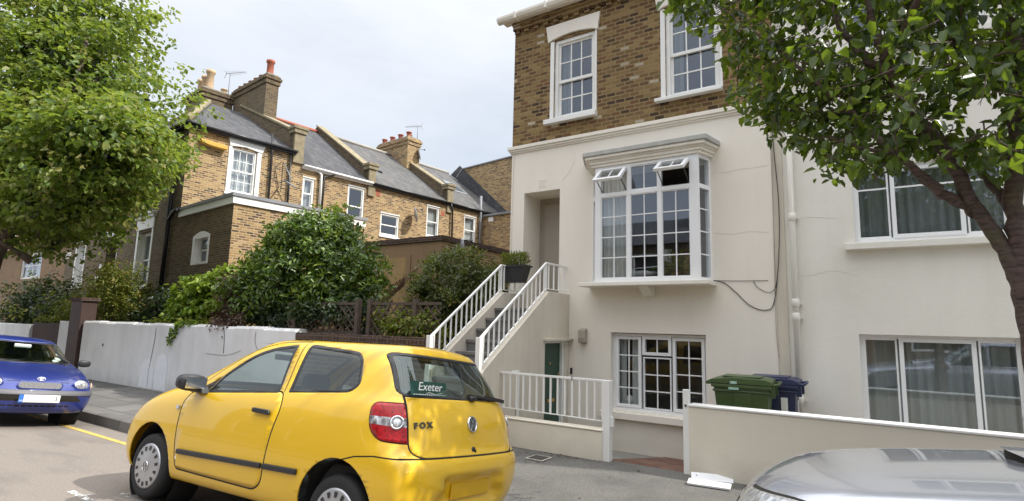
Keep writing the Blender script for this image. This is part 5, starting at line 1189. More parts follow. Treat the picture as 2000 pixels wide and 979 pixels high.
def wheel(parent,T,r,w,face,style,side,rimr=.19):
    """tyre lathe plus hubcap; axis is local y, the face looks toward side*y"""
    mb=MB(T); s=side
    pr=[(rimr,-w/2*.9),(rimr+.03,-w/2),(r-.03,-w/2*.98),(r-.006,-w/2*.8),(r,-w/2*.4)]+[(r,0)]+[(r,w/2*.4),(r-.006,w/2*.8),(r-.03,w/2*.98),(rimr+.03,w/2),(rimr,w/2*.9)]
    mb.lathe(pr,40,'y')
    t=mb.build('wheel',M['rubber'],parent)
    mb=MB(T); f=s*w/2*.86; d=s*.012
    mb.lathe([(rimr+.004,f-s*.02),(rimr+.004,f+d),(rimr-.012,f+d*1.3),(rimr*.80,f+d*1.2),(rimr*.45,f+d*2.0),(rimr*.27,f+d*2.2),(.001,f+d*2.4)],48,'y',mi=0)
    n_={'fox':14,'plain':10,'alloy':10}[style]; mb.cur=1
    for k in range(n_):
        q=2*math.pi*(k+.5)/n_; c,sn=math.cos(q),math.sin(q); a0,a1=(rimr*.70,rimr*.90); b=.0125 if style=='fox' else .02
        def pt(rr,tt,yy): return (rr*c-tt*sn,yy,rr*sn+tt*c)
        yy=f+d*1.75
        mb.face([pt(a0,-b*.8,yy+s*.0015),pt(a1,-b*1.2,yy-s*.0025),pt(a1,b*1.2,yy-s*.0025),pt(a0,b*.8,yy+s*.0015)])
    rim=mb.build('hubcap',[M['alu'] if style!='alloy' else M['chrome'],M['plastic']],t)
    return t,rim,f+d*2.45
def roundel(parent,T,r,letters='VW',th=.006,name='emblem'):
    """circular badge: dark disc, bright ring, a V over a W (T: z out of the face)"""
    mb=MB(T); mb.lathe([(.001,th*.4),(r*.9,th*.4),(r*.95,0)],28,mi=0); mb.cur=1
    mb.lathe([(r*.84,th*.35),(r*.87,th),(r*.98,th),(r,0)],28,cap=False)
    def st(a,b,w=.15): mb.bar((a[0]*r,a[1]*r,th*.7),(b[0]*r,b[1]*r,th*.7),r*w,th*.5,up=(0,0,1))
    for sx in (-1,1):
        st((sx*.36,.78),(sx*.045,.10)); st((sx*.70,.50),(sx*.36,-.70)); st((sx*.36,-.70),(0,.02))
    return mb.build(name,[M['badge_field'],M['chrome']],parent)
M['badge_field']=plain('badge_field',(.05,.055,.07),.3)
def seat(parent,T,m,head=True):
    mb=MB(T); mb.box(-.25,.27,-.24,.24,.30,.46); mb.prism([(.22,.40),(.34,.40),(.46,.98),(.38,1.0),(.30,.98)],'y',-.24,.24); s=mb.build('seat',m,parent,bevel=.04)
    if head:
        mb=MB(T); mb.prism([(.39,1.03),(.47,1.03),(.52,1.10),(.51,1.24),(.45,1.27),(.41,1.22)],'y',-.13,.13); mb.build('headrest',m,s,bevel=.035)
    return s
M['seat']=plain('grey_seat_cloth',(.075,.078,.082),.95,.1,30); M['cabin']=plain('dark_trim',(.07,.07,.075),.8,.1)
M['gap']=plain('panel_gap',(.012,.010,.006),.9); M['well']=plain('wheel_arch_liner',(.012,.012,.012),.95)
M['yellow']=paint_mat('yellow_car_paint',(.82,.505,.008),0,0,.42,1.); M['bluecar']=paint_mat('blue_metallic_paint',(.018,.034,.215),.3,0,.36,1.); M['silver']=paint_mat('silver_metallic_paint',(.43,.45,.51),.65,0,.30,1.)
def lamp_red():
    m,nt=mat('red_lamp_lens'); n=N(nt); v=n('ShaderNodeTexVoronoi',Scale=38); nt.links.new(n.pos(),v.inputs['Vector']); c=n.ramp(v.outputs[0],[(0,(.16,.002,.004)),(.6,(.42,.006,.010))]); n.out(n.prin(c,.25,n.bump(v.outputs[0],.12,.004),Coat_Weight=.35,Specular_IOR_Level=.3)); return m
def lamp_clear(nm='clear_lamp_lens',base=(.62,.64,.66)):
    m,nt=mat(nm); n=N(nt); mp=n('ShaderNodeMapping'); nt.links.new(n.pos(),mp.inputs[0]); mp.inputs['Scale'].default_value=(1,1.6,.5); v=n('ShaderNodeTexVoronoi',Scale=24); nt.links.new(mp.outputs[0],v.inputs['Vector']); c=n.ramp(v.outputs[0],[(0,tuple(x*.35 for x in base)),(.55,base),(.9,(.9,.9,.9))]); n.out(n.prin(c,.10,n.bump(v.outputs[0],.4,.01),Metallic=.55,Coat_Weight=1.)); return m
M['lred']=lamp_red(); M['lclear']=lamp_clear(); M['lsmoke']=lamp_clear('reversing_lamp_lens',(.28,.26,.26)); M['lindic']=plain('pale_amber_lens',(.62,.42,.36),.15); M['lorange']=plain('amber_lens',(.75,.25,.04),.15)
def car_pose(x,y,z,yaw,roll,pitch=0,flip=False):
    return Matrix.Translation((x,y,z))@Matrix.Rotation(yaw+(math.pi if flip else 0),4,'Z')@Matrix.Rotation(pitch,4,'Y')@Matrix.Rotation(roll,4,'X')
def chassis(bm,root,T,paint,wheels,R_w,W_w,style,half,arch,rimr,floor=(.5,2.2)):
    ws=[]
    for (wx,sd_) in wheels:
        tw=T@Matrix.Translation((wx,sd_*(half-W_w/2-.015),R_w)); ws.append(wheel(root,tw,R_w,W_w,None,style,sd_,rimr)+(tw,))
        mb=MB(T@Matrix.Translation((wx,sd_*(half-.16),R_w))); mb.lathe([(arch+.02,-.17),(arch+.02,.085)] if sd_>0 else [(arch+.02,-.085),(arch+.02,.17)],28,'y',mi=0,cap=False); mb.lathe([(.001,-sd_*.165),(arch+.03,-sd_*.165)],28,'y',cap=False); mb.build('arch_liner',M['well'],root,fix=False)
    mb=MB(T); mb.box(-.4,2.9,-half+.24,half-.24,.20,.26); mb.build('floor_pan',M['well'],root)
    return ws
# ---------------------------------------------------------------- yellow hatchback
def fox():
    T0=Matrix.Translation((-5.809,2.641,0))@Matrix.Rotation(.057,4,'Z')@Matrix.Rotation(.004,4,'Y')@Matrix.Rotation(-.124,4,'X')@Matrix.Translation((0,.78,0))
    root=thing('yellow_hatchback','yellow three-door hatchback parked at the kerb, seen from behind','car',mat4=T0)
    Lp=[dict(xf=-.55,xr=2.95,w=.70,zf=.19,zr=.22,fc=.4,rc=.3),
        dict(xf=-.68,xr=3.07,w=.785,zf=.22,zr=.27,fc=.40,rc=.30),
        dict(xf=-.75,xr=3.135,w=.825,zf=.40,zr=.44,fc=.42,rc=.20,wr=.825,fb=.10,rb=.05),
        dict(xf=-.765,xr=3.15,w=.835,zf=.56,zr=.60,fc=.44,rc=.20,wr=.838,fb=.11,rb=.05),
        dict(xf=-.74,xr=3.135,w=.835,zf=.66,zr=.735,fc=.46,rc=.20,wr=.838,fb=.11,rb=.05),
        dict(xf=-.70,xr=3.085,w=.833,zf=.74,zr=.775,fc=.48,rc=.22,wr=.83,fb=.12,rb=.05),
        dict(xf=-.62,xr=3.065,w=.828,zf=.82,zr=.87,fc=.50,rc=.28,wr=.812,fb=.13,rb=.05),
        dict(xf=-.47,xr=3.045,w=.812,zf=.90,zr=1.0,fc=.52,rc=.28,wr=.795,fb=.13,rb=.05,zp=.8),
        dict(xf=-.22,xr=3.00,w=.785,zf=.985,zr=1.10,fc=.50,rc=.28,wr=.768,fb=.12,rb=.05,zp=.8,crown=.012),
        dict(xf=.06,xr=2.965,w=.752,zf=1.055,zr=1.17,fc=.42,rc=.34,fb=.16,rb=.05,crown=.01),
        dict(xf=.34,xr=2.895,w=.715,zf=1.20,zr=1.29,fc=.40,rc=.30,fb=.16,rb=.05),
        dict(xf=.68,xr=2.795,w=.665,zf=1.375,zr=1.42,fc=.36,rc=.26,fb=.15,rb=.05,crown=.0),
        dict(xf=.90,xr=2.735,w=.625,zf=1.475,zr=1.495,fc=.34,rc=.24,fb=.15,rb=.05,crown=.01),
        dict(xf=1.02,xr=2.70,w=.565,zf=1.525,zr=1.535,fc=.34,rc=.24,fb=.14,rb=.05,crown=.015),
        dict(xf=1.22,xr=2.58,w=.42,zf=1.562,zr=1.562,fc=.34,rc=.24,fb=.12,rb=.05,crown=.012)]
    bm=car_shell(Lp,1.58,2)
    from mathutils.bvhtree import BVHTree
    bvh=BVHTree.FromBMesh(bm)
    def rear(y,z,out=.001):
        h=bvh.ray_cast(Vector((4,y,z)),Vector((-1,0,0))); p,n_=h[0],h[1]
        zx=n_; xx=Vector((0,1,0)); xx=(xx-zx*xx.dot(zx)).normalized(); yy=zx.cross(xx)
        p=p+n_*out; return T0@Matrix(((xx.x,yy.x,zx.x,p.x),(xx.y,yy.y,zx.y,p.y),(xx.z,yy.z,zx.z,p.z),(0,0,0,1)))
    # regions: 1 glass, 2 black seal, 3 shut line, 4 deleted, 5 lamp red, 6 lamp clear ...
    fw_=rounded([(.66,1.005),(1.635,1.085),(1.585,1.495),(1.31,1.46),(1.06,1.38),(.76,1.17)],[.02,.03,.03,.3,.3,.1])
    rw_=rounded([(1.735,1.095),(2.40,1.15),(2.475,1.22),(2.40,1.415),(2.33,1.465),(1.73,1.505)],[.02,.10,.10,.06,.06,.04])
    qw=[(.47,1.0),(.655,1.005),(.755,1.165),(.68,1.115)]
    rg=rounded([(-.685,1.165),(.685,1.165),(.60,1.485),(-.60,1.485)],[.06,.06,.05,.05])
    ws=rounded([(-.66,1.075),(.66,1.075),(.545,1.475),(-.545,1.475)],[.05,.05,.05,.05])
    for sd_ in (-1,1):
        for p,sw in ((fw_,.035),(rw_,.035)):
            cut(bm,p,'y',sd_,2); cut(bm,offset(p,-sw*.75),'y',sd_,1)
        cut(bm,qw,'y',sd_,2)
    cut(bm,rg,'x',1,2,test=lambda c:c.x>2.3); cut(bm,offset(rg,-.020),'x',1,7,test=lambda c:c.x>2.3)
    cut(bm,ws,'x',-1,2,test=lambda c:c.z>1.05); cut(bm,offset(ws,-.03),'x',-1,8,test=lambda c:c.z>1.05)
    # wheel openings
    for sd_ in (-1,1):
        for wx,rr in ((.0,.375),(2.465,.385)):
            cut(bm,[(wx+rr*math.cos(a*math.pi/18),.30+rr*math.sin(a*math.pi/18)*1.02) for a in range(36)],'y',0,4,test=lambda c,s=sd_:c.y*s>.45)
    # doors, hatch, bumper
    door=rounded([(.45,1.0),(.39,.90),(.41,.62),(.47,.335),(1.575,.335),(1.665,.40),(1.685,.70),(1.735,.98),(1.685,1.10)],[.05,.05,.3,.05,.10,.06,.2,.1,.05])
    o1,o2=ring_poly(door,.011)
    for sd_ in (-1,1):
        cut(bm,offset(door,.0065),'y',sd_,3,only=(0,)); cut(bm,offset(door,-.0065),'y',sd_,9 if sd_<0 else 10,only=(3,))
        # B pillar frame line up to the roof, and the roof gutter line
        ribbon(bm,[(1.685,1.10),(1.665,1.53)],.010,'y',sd_,3); ribbon(bm,[(1.665,1.53),(1.31,1.50),(1.03,1.42),(.70,1.215),(.42,1.005)],.008,'y',sd_,3)
        # bumper line
        ribbon(bm,[(2.49,.685),(2.62,.725),(2.80,.750),(3.10,.755)],.010,'y',sd_,3)
    hatch=rounded([(-.655,1.168),(-.685,1.06),(-.70,.92),(-.70,.79),(-.60,.755),(.60,.755),(.70,.79),(.70,.92),(.685,1.06),(.655,1.168)],[0,.05,.1,.05,.08,.08,.05,.1,.05,0])
    cut(bm,offset(hatch,.006),'x',1,3,only=(0,),test=lambda c:c.x>2.3 and c.z<1.2); cut(bm,offset(hatch,-.006),'x',1,11,only=(3,),test=lambda c:c.x>2.3 and c.z<1.2)
    ribbon(bm,[(-.60,.755),(-.78,.755)],.010,'x',1,3); ribbon(bm,[(.60,.755),(.78,.755)],.010,'x',1,3)
    for sd_ in (-1,1):
        lamp=rounded([(2.66,1.105),(3.2,1.125),(3.2,.845),(2.80,.86),(2.70,.93)],[.06,.0,.0,.08,.08])
        cut(bm,offset(lamp,.008),'y',sd_,12,only=(0,),test=lambda c:c.x>2.5); cut(bm,lamp,'y',sd_,5,only=(12,)); cut(bm,[(2.6,1.012),(3.2,1.024),(3.2,.952),(2.6,.962)],'y',sd_,6,only=(5,))
    bmesh.ops.delete(bm,geom=[f for f in bm.faces if f[bm.faces.layers.int['reg']]==4],context='FACES')
    # rear bumper recess for the plate: push the vertices in
    rec=rounded([(-.43,.40),(.43,.40),(.36,.63),(-.36,.63)],.05)
    for v in bm.verts:
        if v.co.x>2.9 and v.co.z<.7:
            y,z=v.co.y,v.co.z
            if inpoly(y,z,rec): v.co.x-=.055
        if v.co.x>3.0 and abs(v.co.y)<.50 and v.co.z>.60: pass
    bm.normal_update(); bm.verts.index_update()
    extract(bm,(0,3,12),'body',[M['yellow'],M['gap'],M['gap']],root,T0,.012)
    extract(bm,9,'door',M['yellow'],root,T0,.012); extract(bm,10,'door',M['yellow'],root,T0,.012)
    ht=extract(bm,11,'tailgate',M['yellow'],root,T0,.012)
    extract(bm,2,'window_seal',M['plastic'],root,T0,.008)
    sides={}
    lay=bm.faces.layers.int['reg']
    for f in bm.faces:
        if f[lay]==1:
            c=f.calc_center_median(); f[lay]=20+(1 if c.y>0 else 0)+(2 if c.x>1.68 else 0)
        if f[lay] in (5,6): f[lay]+= 30 if f.calc_center_median().y>0 else 25
    for r_ in (20,21,22,23): extract(bm,r_,'side_window',M['glass_car'],root,T0,push=-.004)
    extract(bm,7,'rear_window',M['glass_back'],root,T0,push=-.004); extract(bm,8,'windscreen',M['glass_car'],root,T0,push=-.004)
    for off in (25,30):
        tl=extract(bm,(5+off,6+off),'tail_lamp',[M['lred'],M['lsmoke']],root,T0,.01,push=.003)
    bm.free()
    # reversing lamp ring in the clear band
    for sd_ in (-1,1):
        T=rear(sd_*.748,.985,.003)
        mb=MB(T); mb.lathe([(.050,.0),(.048,.012),(.040,.014),(.037,.004)],24); rg_=mb.build('lamp_ring',M['chrome'],root); mb=MB(T); mb.lathe([(.04,.004),(.02,.012),(.001,.014)],20); mb.build('lamp_lens',M['lclear'],rg_)
    # wheels
    W_=chassis(None,root,T0,None,[(0,-1),(0,1),(2.465,-1),(2.465,1)],.288,.165,'fox',.80,.375,.195)
    for (t,rim,fy,tw) in W_:
        sd_=1 if fy>0 else -1; TT=tw@Matrix.Translation((0,fy,0))@Matrix.Rotation(R(90 if sd_<0 else -90),4,'X'); roundel(t,TT,.046,name='hub_emblem')
    # rubbing strips, handles, mirrors, side repeater
    def sidebar(pts,h,th,name,m,seg=None):
        for sd_ in (-1,1):
            mb=MB(T0); mb.prism([(p[0],p[1]-h/2) for p in pts]+[(p[0],p[1]+h/2) for p in pts[::-1]],'y',sd_*.826,sd_*(.826+th)); mb.build(name,m,root,bevel=.008)
    sidebar([(.50,.487),(1.655,.527)],.042,.024,'rubbing_strip',M['plastic']); sidebar([(1.675,.528),(2.07,.541)],.042,.024,'rubbing_strip',M['plastic'])
    for sd_ in (-1,1):
        mb=MB(T0); mb.prism([(1.435,.915),(1.64,.908),(1.65,.925),(1.64,.948),(1.44,.952),(1.43,.935)],'y',sd_*.826,sd_*.852); mb.build('door_handle',M['plastic'],root,bevel=.007)
        mb=MB(T0); mb.box(.33,.375,sd_*.818,sd_*.832,.835,.868); mb.build('side_repeater',M['lclear'],root,bevel=.004)
        c=Vector((.60,sd_*.90,1.085)); mb=MB(T0@Matrix.Translation(c))
        n1,n2=14,8
        mb.sheet(lambda u,v:((.075 if math.cos(u*6.283)>0 else .085)*math.copysign(abs(math.cos(u*6.283))**.55,math.cos(u*6.283))*max(0,math.sin(v*math.pi))**.6,sd_*.125*math.cos(v*math.pi)*1.0,.075*math.copysign(abs(math.sin(u*6.283))**.7,math.sin(u*6.283))*max(0,math.sin(v*math.pi))**.6),16,10); mm=mb.build('door_mirror',M['plastic'],root)
        mb=MB(T0@Matrix.Translation(c)); mb.face([(.079,-.095,-.048),(.079,.095,-.048),(.079,.095,.05),(.079,-.095,.05)]); mb.build('mirror_glass',M['chrome'],mm,fix=False)
        mb=MB(T0); mb.prism([(.50,1.0),(.70,1.0),(.66,1.06),(.54,1.05)],'y',sd_*.77,sd_*.84); mb.build('mirror_foot',M['plastic'],mm,bevel=.006)
        mb=MB(T0); mb.lathe([(.001,.0),(.05,.004),(.055,0)],18,'y',(1.79,sd_*.745,1.118)); 
    # tailgate furniture
    roundel(ht,rear(0,.985,.002),.062,th=.012)
    text_mesh('F O X',.055,rear(-.575,.975,.003)@Matrix.Diagonal((1.2,1,1,1)),plain('dark_chrome_lettering',(.06,.055,.045),.3),'lettering',ht,.004,bold=.003)
    mb=MB(T0@Matrix.Translation((3.072,0,.79))); mb.lathe([(.028,-.012),(.028,.012),(.012,.018),(.001,.012)],16,'x'); mb.box(.0,.02,.008,.028,-.02,.005); mb.build('boot_lock',M['plastic'],ht)
    mb=MB(T0); mb.tube([(2.975,.02,1.178),(2.99,.10,1.185)],.02,8); mb.bar((2.955,.05,1.205),(2.955,.53,1.178),.028,.02); mb.bar((2.95,.30,1.20),(2.948,.62,1.168),.014,.03); mb.build('rear_wiper',M['plastic'],root)
    mb=MB(T0); mb.box(3.085,3.093,-.26,.26,.455,.565); mb.build('number_plate',plain('blank_yellow_plate',(.70,.42,.012),.5),root,bevel=.004)
    mb=MB(T0); mb.tube([(2.2,0,1.575),(2.2,0,1.59)],.025,8); mb.tube([(2.21,0,1.585),(2.38,0,1.80)],.004,5); mb.build('roof_aerial',M['plastic'],root)
    # green window sticker with white script
    stx=plain('green_sticker',(.004,.055,.042),.5); B=T0@Matrix.Translation((2.918,-.465,1.232))@Matrix(((0,0,1,0),(1,0,0,0),(0,1,0,0),(0,0,0,1)))@Matrix.Rotation(R(-16),4,'X')
    mb=MB(B); mb.box(-.20,.24,-.055,.055,-.004,-.002); sk=mb.build('window_sticker',stx,root)
    text_mesh('Exeter',.105,B@Matrix.Translation((.03,.014,-.0015))@Matrix.Diagonal((1.05,.85,1,1)),M['white'],'lettering',sk,.0008,shear=.28)
    mb=MB(B); 
    for k in range(10): x0=-.02+k*.02; mb.face([(x0,-.036+.006*math.sin(k*.8),-.0012),(x0+.02,-.036+.006*math.sin((k+1)*.8),-.0012),(x0+.02,-.032+.006*math.sin((k+1)*.8),-.0012),(x0,-.032+.006*math.sin(k*.8),-.0012)])
    for k in range(16): x0=-.17+k*.025; mb.face([(x0,-.047,-.0012),(x0+.017,-.047,-.0012),(x0+.017,-.041,-.0012),(x0,-.041,-.0012)])
    mb.build('lettering',M['white'],sk,fix=False)
    # cabin
    for y in (-.36,.36): seat(root,T0@Matrix.Translation((1.12,y,.0)),M['seat'])
    mb=MB(T0); mb.box(1.95,2.42,-.62,.62,.3,.62); mb.prism([(2.36,.5),(2.52,.5),(2.62,1.08),(2.52,1.08)],'y',-.62,.62); mb.build('rear_bench',M['seat'],root,bevel=.03)
    for y in (-.35,.35): mb=MB(T0); mb.prism([(2.50,1.09),(2.58,1.09),(2.60,1.22),(2.54,1.23)],'y',y-.12,y+.12); mb.build('headrest',M['seat'],root,bevel=.03)
    mb=MB(T0); mb.prism([(.16,.98),(.50,1.045),(.62,.98),(.60,.62),(.16,.6)],'y',-.70,.70); mb.build('dashboard',M['cabin'],root,bevel=.02)
    mb=MB(T0@Matrix.Translation((.78,.36,.96))@Matrix.Rotation(R(65),4,'Y')); mb.lathe([(.165,0),(.18,.012),(.195,0),(.18,-.012),(.165,0)],24); mb.bar((-.17,0,0),(.17,0,0),.03,.02); mb.build('steering_wheel',M['cabin'],root)
    mb=MB(T0); mb.box(.2,2.6,-.66,.66,.27,.31); mb.box(2.62,2.9,-.66,.66,.5,.9); mb.build('cabin_floor',M['cabin'],root)
    mb=MB(T0); mb.sheet(lambda u,v:(.95+u*1.65,-.55+1.1*v,1.535-.03*(2*v-1)**2-.02*(2*u-1)**2),8,8); mb.build('headlining',plain('grey_headlining',(.35,.35,.34),.9),root,fix=False)
    mb=MB(T0); mb.box(.62,.66,-.11,.11,1.36,1.42); mb.build('rear_view_mirror',M['plastic'],root,bevel=.01)
    return root
fox()

# ---------------------------------------------------------------- blue saloon, nose toward us
def lens(root,T,outline,depth,m,name,rim=None):
    """lamp: a domed lens over an outline in its own plane (local x,y; z out)"""
    cx=sum(p[0] for p in outline)/len(outline); cy=sum(p[1] for p in outline)/len(outline); mb=MB(T); K=5
    rows=[[(cx+(p[0]-cx)*k/K,cy+(p[1]-cy)*k/K,depth*(1-(k/K)**2.2)) for p in outline] for k in range(1,K+1)]
    i=[[mb.V(p) for p in r] for r in rows]; c=mb.V((cx,cy,depth)); n=len(outline)
    for k in range(n): mb.f.append([c,i[0][k],i[0][(k+1)%n]]); mb.m.append(0); mb.sm.append(True)
    for a,b in zip(i,i[1:]):
        for k in range(n): mb.f.append([a[k],b[k],b[(k+1)%n],a[(k+1)%n]]); mb.m.append(0); mb.sm.append(True)
    return mb.build(name,m,root)
def blue():
    yaw=R(-3.0); roll=.115
    T0=Matrix.Translation((-11.95,3.42,-.10))@Matrix.Rotation(math.pi+yaw,4,'Z')@Matrix.Rotation(roll,4,'X')
    root=thing('blue_car','shiny blue car with a white number plate facing the camera beside the kerb','car',mat4=T0)
    Lp=[dict(xf=-.60,xr=3.1,w=.70,zf=.20,zr=.24),dict(xf=-.72,xr=3.2,w=.78,zf=.23,zr=.28,fc=.42,rc=.34),
        dict(xf=-.79,xr=3.30,w=.83,zf=.36,zr=.42,fc=.48,rc=.36,fb=.11),dict(xf=-.81,xr=3.33,w=.845,zf=.46,zr=.50,fc=.50,rc=.38,fb=.12),
        dict(xf=-.80,xr=3.33,w=.845,zf=.535,zr=.58,fc=.50,rc=.38,fb=.12),dict(xf=-.755,xr=3.30,w=.84,zf=.58,zr=.66,fc=.52,rc=.38,fb=.12),
        dict(xf=-.70,xr=3.28,w=.835,zf=.665,zr=.76,fc=.54,rc=.38,fb=.13),dict(xf=-.60,xr=3.26,w=.82,zf=.735,zr=.88,fc=.56,rc=.38,fb=.14),
        dict(xf=-.38,xr=3.22,w=.795,zf=.80,zr=.97,fc=.55,rc=.38,fb=.14,zp=.6,crown=.015),dict(xf=.02,xr=3.12,w=.765,zf=.875,zr=1.0,fc=.5,rc=.36,fb=.15,zp=.6,crown=.02),
        dict(xf=.28,xr=3.0,w=.735,zf=.935,zr=1.03,fc=.42,rc=.34,fb=.16,zp=.6,crown=.01),
        dict(xf=.62,xr=2.80,w=.675,zf=1.12,zr=1.16,fc=.40,rc=.3,fb=.16),dict(xf=.92,xr=2.60,w=.615,zf=1.27,zr=1.28,fc=.36,rc=.28,fb=.14),
        dict(xf=1.08,xr=2.50,w=.555,zf=1.335,zr=1.335,fc=.34,rc=.26,fb=.12,crown=.012),dict(xf=1.30,xr=2.36,w=.42,zf=1.365,zr=1.36,fc=.3,rc=.24,crown=.012)]
    bm=car_shell(Lp,1.38,2)
    ws=rounded([(-.68,.95),(.68,.95),(.555,1.285),(-.555,1.285)],[.06,.06,.06,.06])
    cut(bm,ws,'x',-1,2,test=lambda c:c.x<1.5 and c.z>.85); cut(bm,offset(ws,-.022),'x',-1,1,test=lambda c:c.x<1.5 and c.z>.85)
    for sd_ in (-1,1):
        p=rounded([(.52,.955),(1.44,.985),(1.44,1.275),(1.12,1.275),(.92,1.205)],[.03,.03,.03,.15,.15]); cut(bm,p,'y',sd_,2); cut(bm,offset(p,-.02),'y',sd_,3)
        p=rounded([(1.50,.985),(2.45,1.0),(2.40,1.20),(2.20,1.275),(1.50,1.275)],[.03,.06,.1,.1,.03]); cut(bm,p,'y',sd_,2); cut(bm,offset(p,-.02),'y',sd_,3)
        for wx in (0.,2.465): cut(bm,[(wx+.35*math.cos(a*math.pi/18),.29+.35*math.sin(a*math.pi/18)) for a in range(36)],'y',0,4,test=lambda c,s=sd_:c.y*s>.45)
    # grey impact band, lower grille slot, black mouth behind the plate
    cut(bm,[(-.90,.50),(.90,.50),(.90,.575),(-.90,.575)],'x',-1,6,only=(0,),test=lambda c:c.x<-.35); 
    for sd_ in (-1,1): cut(bm,[(-.85,.50),(-.30,.50),(-.30,.575),(-.85,.575)],'y',sd_,6,only=(0,))
    cut(bm,rounded([(-.60,.41),(.60,.41),(.52,.50),(-.52,.50)],.03),'x',-1,7,only=(0,),test=lambda c:c.x<-.4)
    for k in range(11): y=-.40+k*.08; cut(bm,rounded([(y-.03,.325),(y+.03,.325),(y+.03,.35),(y-.03,.35)],.008,2),'x',-1,7,only=(0,),test=lambda c:c.x<-.4)
    ribbon(bm,[(-.78,.735),(-.60,.742)],.008,'x',-1,8); ribbon(bm,[(-.40,.700),(.40,.700)],.008,'x',-1,8); ribbon(bm,[(.78,.735),(.60,.742)],.008,'x',-1,8)
    lay=bm.faces.layers.int['reg']; bmesh.ops.delete(bm,geom=[f for f in bm.faces if f[lay]==4],context='FACES')
    bm.normal_update(); bm.verts.index_update()
    extract(bm,(0,8),'body',[M['bluecar'],M['gap']],root,T0,.012); extract(bm,2,'window_seal',M['plastic'],root,T0); extract(bm,1,'windscreen',M['glass_car'],root,T0,push=-.003)
    for f in bm.faces:
        if f[lay]==3: c=f.calc_center_median(); f[lay]=20+(c.y>0)+2*(c.x>1.47)
    for r_ in (20,21,22,23): extract(bm,r_,'side_window',M['glass_car'],root,T0,push=-.003)
    extract(bm,6,'bumper_band',M['grey_plastic'],root,T0,push=.008,solid=.01); extract(bm,7,'air_intake',M['gap'],root,T0)
    bm.free()
    chassis(None,root,T0,None,[(0,-1),(0,1),(2.465,-1),(2.465,1)],.285,.175,'plain',.81,.345,.185)
    FX=Matrix(((0,0,-1,0),(-1,0,0,0),(0,1,0,0),(0,0,0,1)))   # local x -> -y, local y -> z, local z -> -x (forward)
    def front(x,y,z,yw=0,tilt=0): return T0@Matrix.Translation((x,y,z))@Matrix.Rotation(yw,4,'Z')@FX@Matrix.Rotation(-tilt,4,'X')
    for sd_ in (-1,1):
        E_=[(.135*math.cos(a/16*6.283)*(1.0),.088*math.sin(a/16*6.283)) for a in range(16)]
        T=front(-.585,sd_*.575,.675,-sd_*R(27),R(22)); l=lens(root,T,E_,.05,M['lclear'],'headlamp'); mb=MB(T); mb.lathe([(1,0)],3) if False else None
        mb=MB(T@Matrix.Diagonal((1,.66,1,1))); mb.lathe([(.128,.01),(.136,.022),(.146,.0)],28,cap=False); mb.build('lamp_rim',M['bluecar'],l)
        T=front(-.475,sd_*.755,.66,-sd_*R(58),R(10)); lens(root,T,[(.036*math.cos(a/12*6.283),.052*math.sin(a/12*6.283)) for a in range(12)],.015,M['lindic'],'indicator')
        mb=MB(T0@Matrix.Translation((.52,sd_*.875,.985))); mb.sheet(lambda u,v:(.055*math.copysign(abs(math.cos(u*6.283))**.55,math.cos(u*6.283))*max(0,math.sin(v*math.pi))**.5,.10*math.cos(v*math.pi),.062*math.copysign(abs(math.sin(u*6.283))**.6,math.sin(u*6.283))*max(0,math.sin(v*math.pi))**.5),16,8); mb.build('door_mirror',M['plastic'],root)
        mb=MB(T0); mb.tube([(.36-.02,sd_*.55,.965),(.40,sd_*.1,.985)],.010,6); mb.tube([(.34,sd_*.25,.965),(.42,-.28+sd_*.3,1.0)],.008,6); mb.build('wiper',M['plastic'],root)
    gr=rounded([(-.255,.0),(.255,.0),(.285,.055),(.255,.10),(-.255,.10),(-.285,.055)],[.04]*6); T=front(-.735,0,.600,0,R(24))
    grm,nt=mat('perforated_grille'); n=N(nt); v=n('ShaderNodeTexVoronoi',Scale=120); nt.links.new(n.pos(),v.inputs['Vector']); n.out(n.prin(n.ramp(v.outputs[0],[(.35,(.006,.006,.006)),(.6,(.10,.10,.11))]),.5))
    mb=MB(T); mb.prism(gr,'z',-.03,.012); g=mb.build('grille',grm,root); mb=MB(T)
    o1=offset(gr,.018); 
    for k in range(len(gr)): mb.face([(*gr[k],.012),(*gr[(k+1)%len(gr)],.012),(*o1[(k+1)%len(gr)],.004),(*o1[k],.004)]); 
    mb.build('grille_rim',M['bluecar'],g,fix=False)
    # badge: three interlocked ovals
    T=front(-.665,0,.742,0,R(38)); mb=MB(T)
    for (a,b,c) in ((.052,.034,0),(.018,.032,0),(.034,.014,.012)):
        mb.tube([(a*math.cos(q/16*6.283),c+b*math.sin(q/16*6.283),.012) for q in range(17)],.0045,5,cap=False)
    mb.build('badge',M['chrome'],root)
    T=front(-.845,0,.455,0,R(2)); mb=MB(T); mb.box(-.26,.26,-.055,.058,0,.012); pl_=mb.build('number_plate',plain('white_plate',(.78,.78,.76),.4),root,bevel=.004)
    mb=MB(T); mb.box(-.262,-.205,-.057,.060,.0125,.0145); mb.build('blue_band',plain('blue_plate_band',(.03,.16,.55),.5),pl_)
    text_mesh('GB',.030,T@Matrix.Translation((-.233,-.03,.015)),M['white'],'lettering',pl_,.0005); text_mesh('3',.085,T@Matrix.Translation((.205,.0,.0125)),M['black'],'lettering',pl_,.0008)
    mb=MB(T); mb.lathe([(.018,.0125),(.016,.014),(.0,.014)],12,'z',(-.233,.025,0)); mb.build('flag_ring',M['chrome'],pl_)
    for y in (-.36,.36): seat(root,T0@Matrix.Translation((1.05,y,-.12)),M['seat'])
    mb=MB(T0); mb.box(1.75,2.4,-.6,.6,.3,.55); mb.prism([(2.15,.5),(2.3,.5),(2.4,.98),(2.3,.98)],'y',-.6,.6); mb.build('rear_bench',M['seat'],root,bevel=.03)
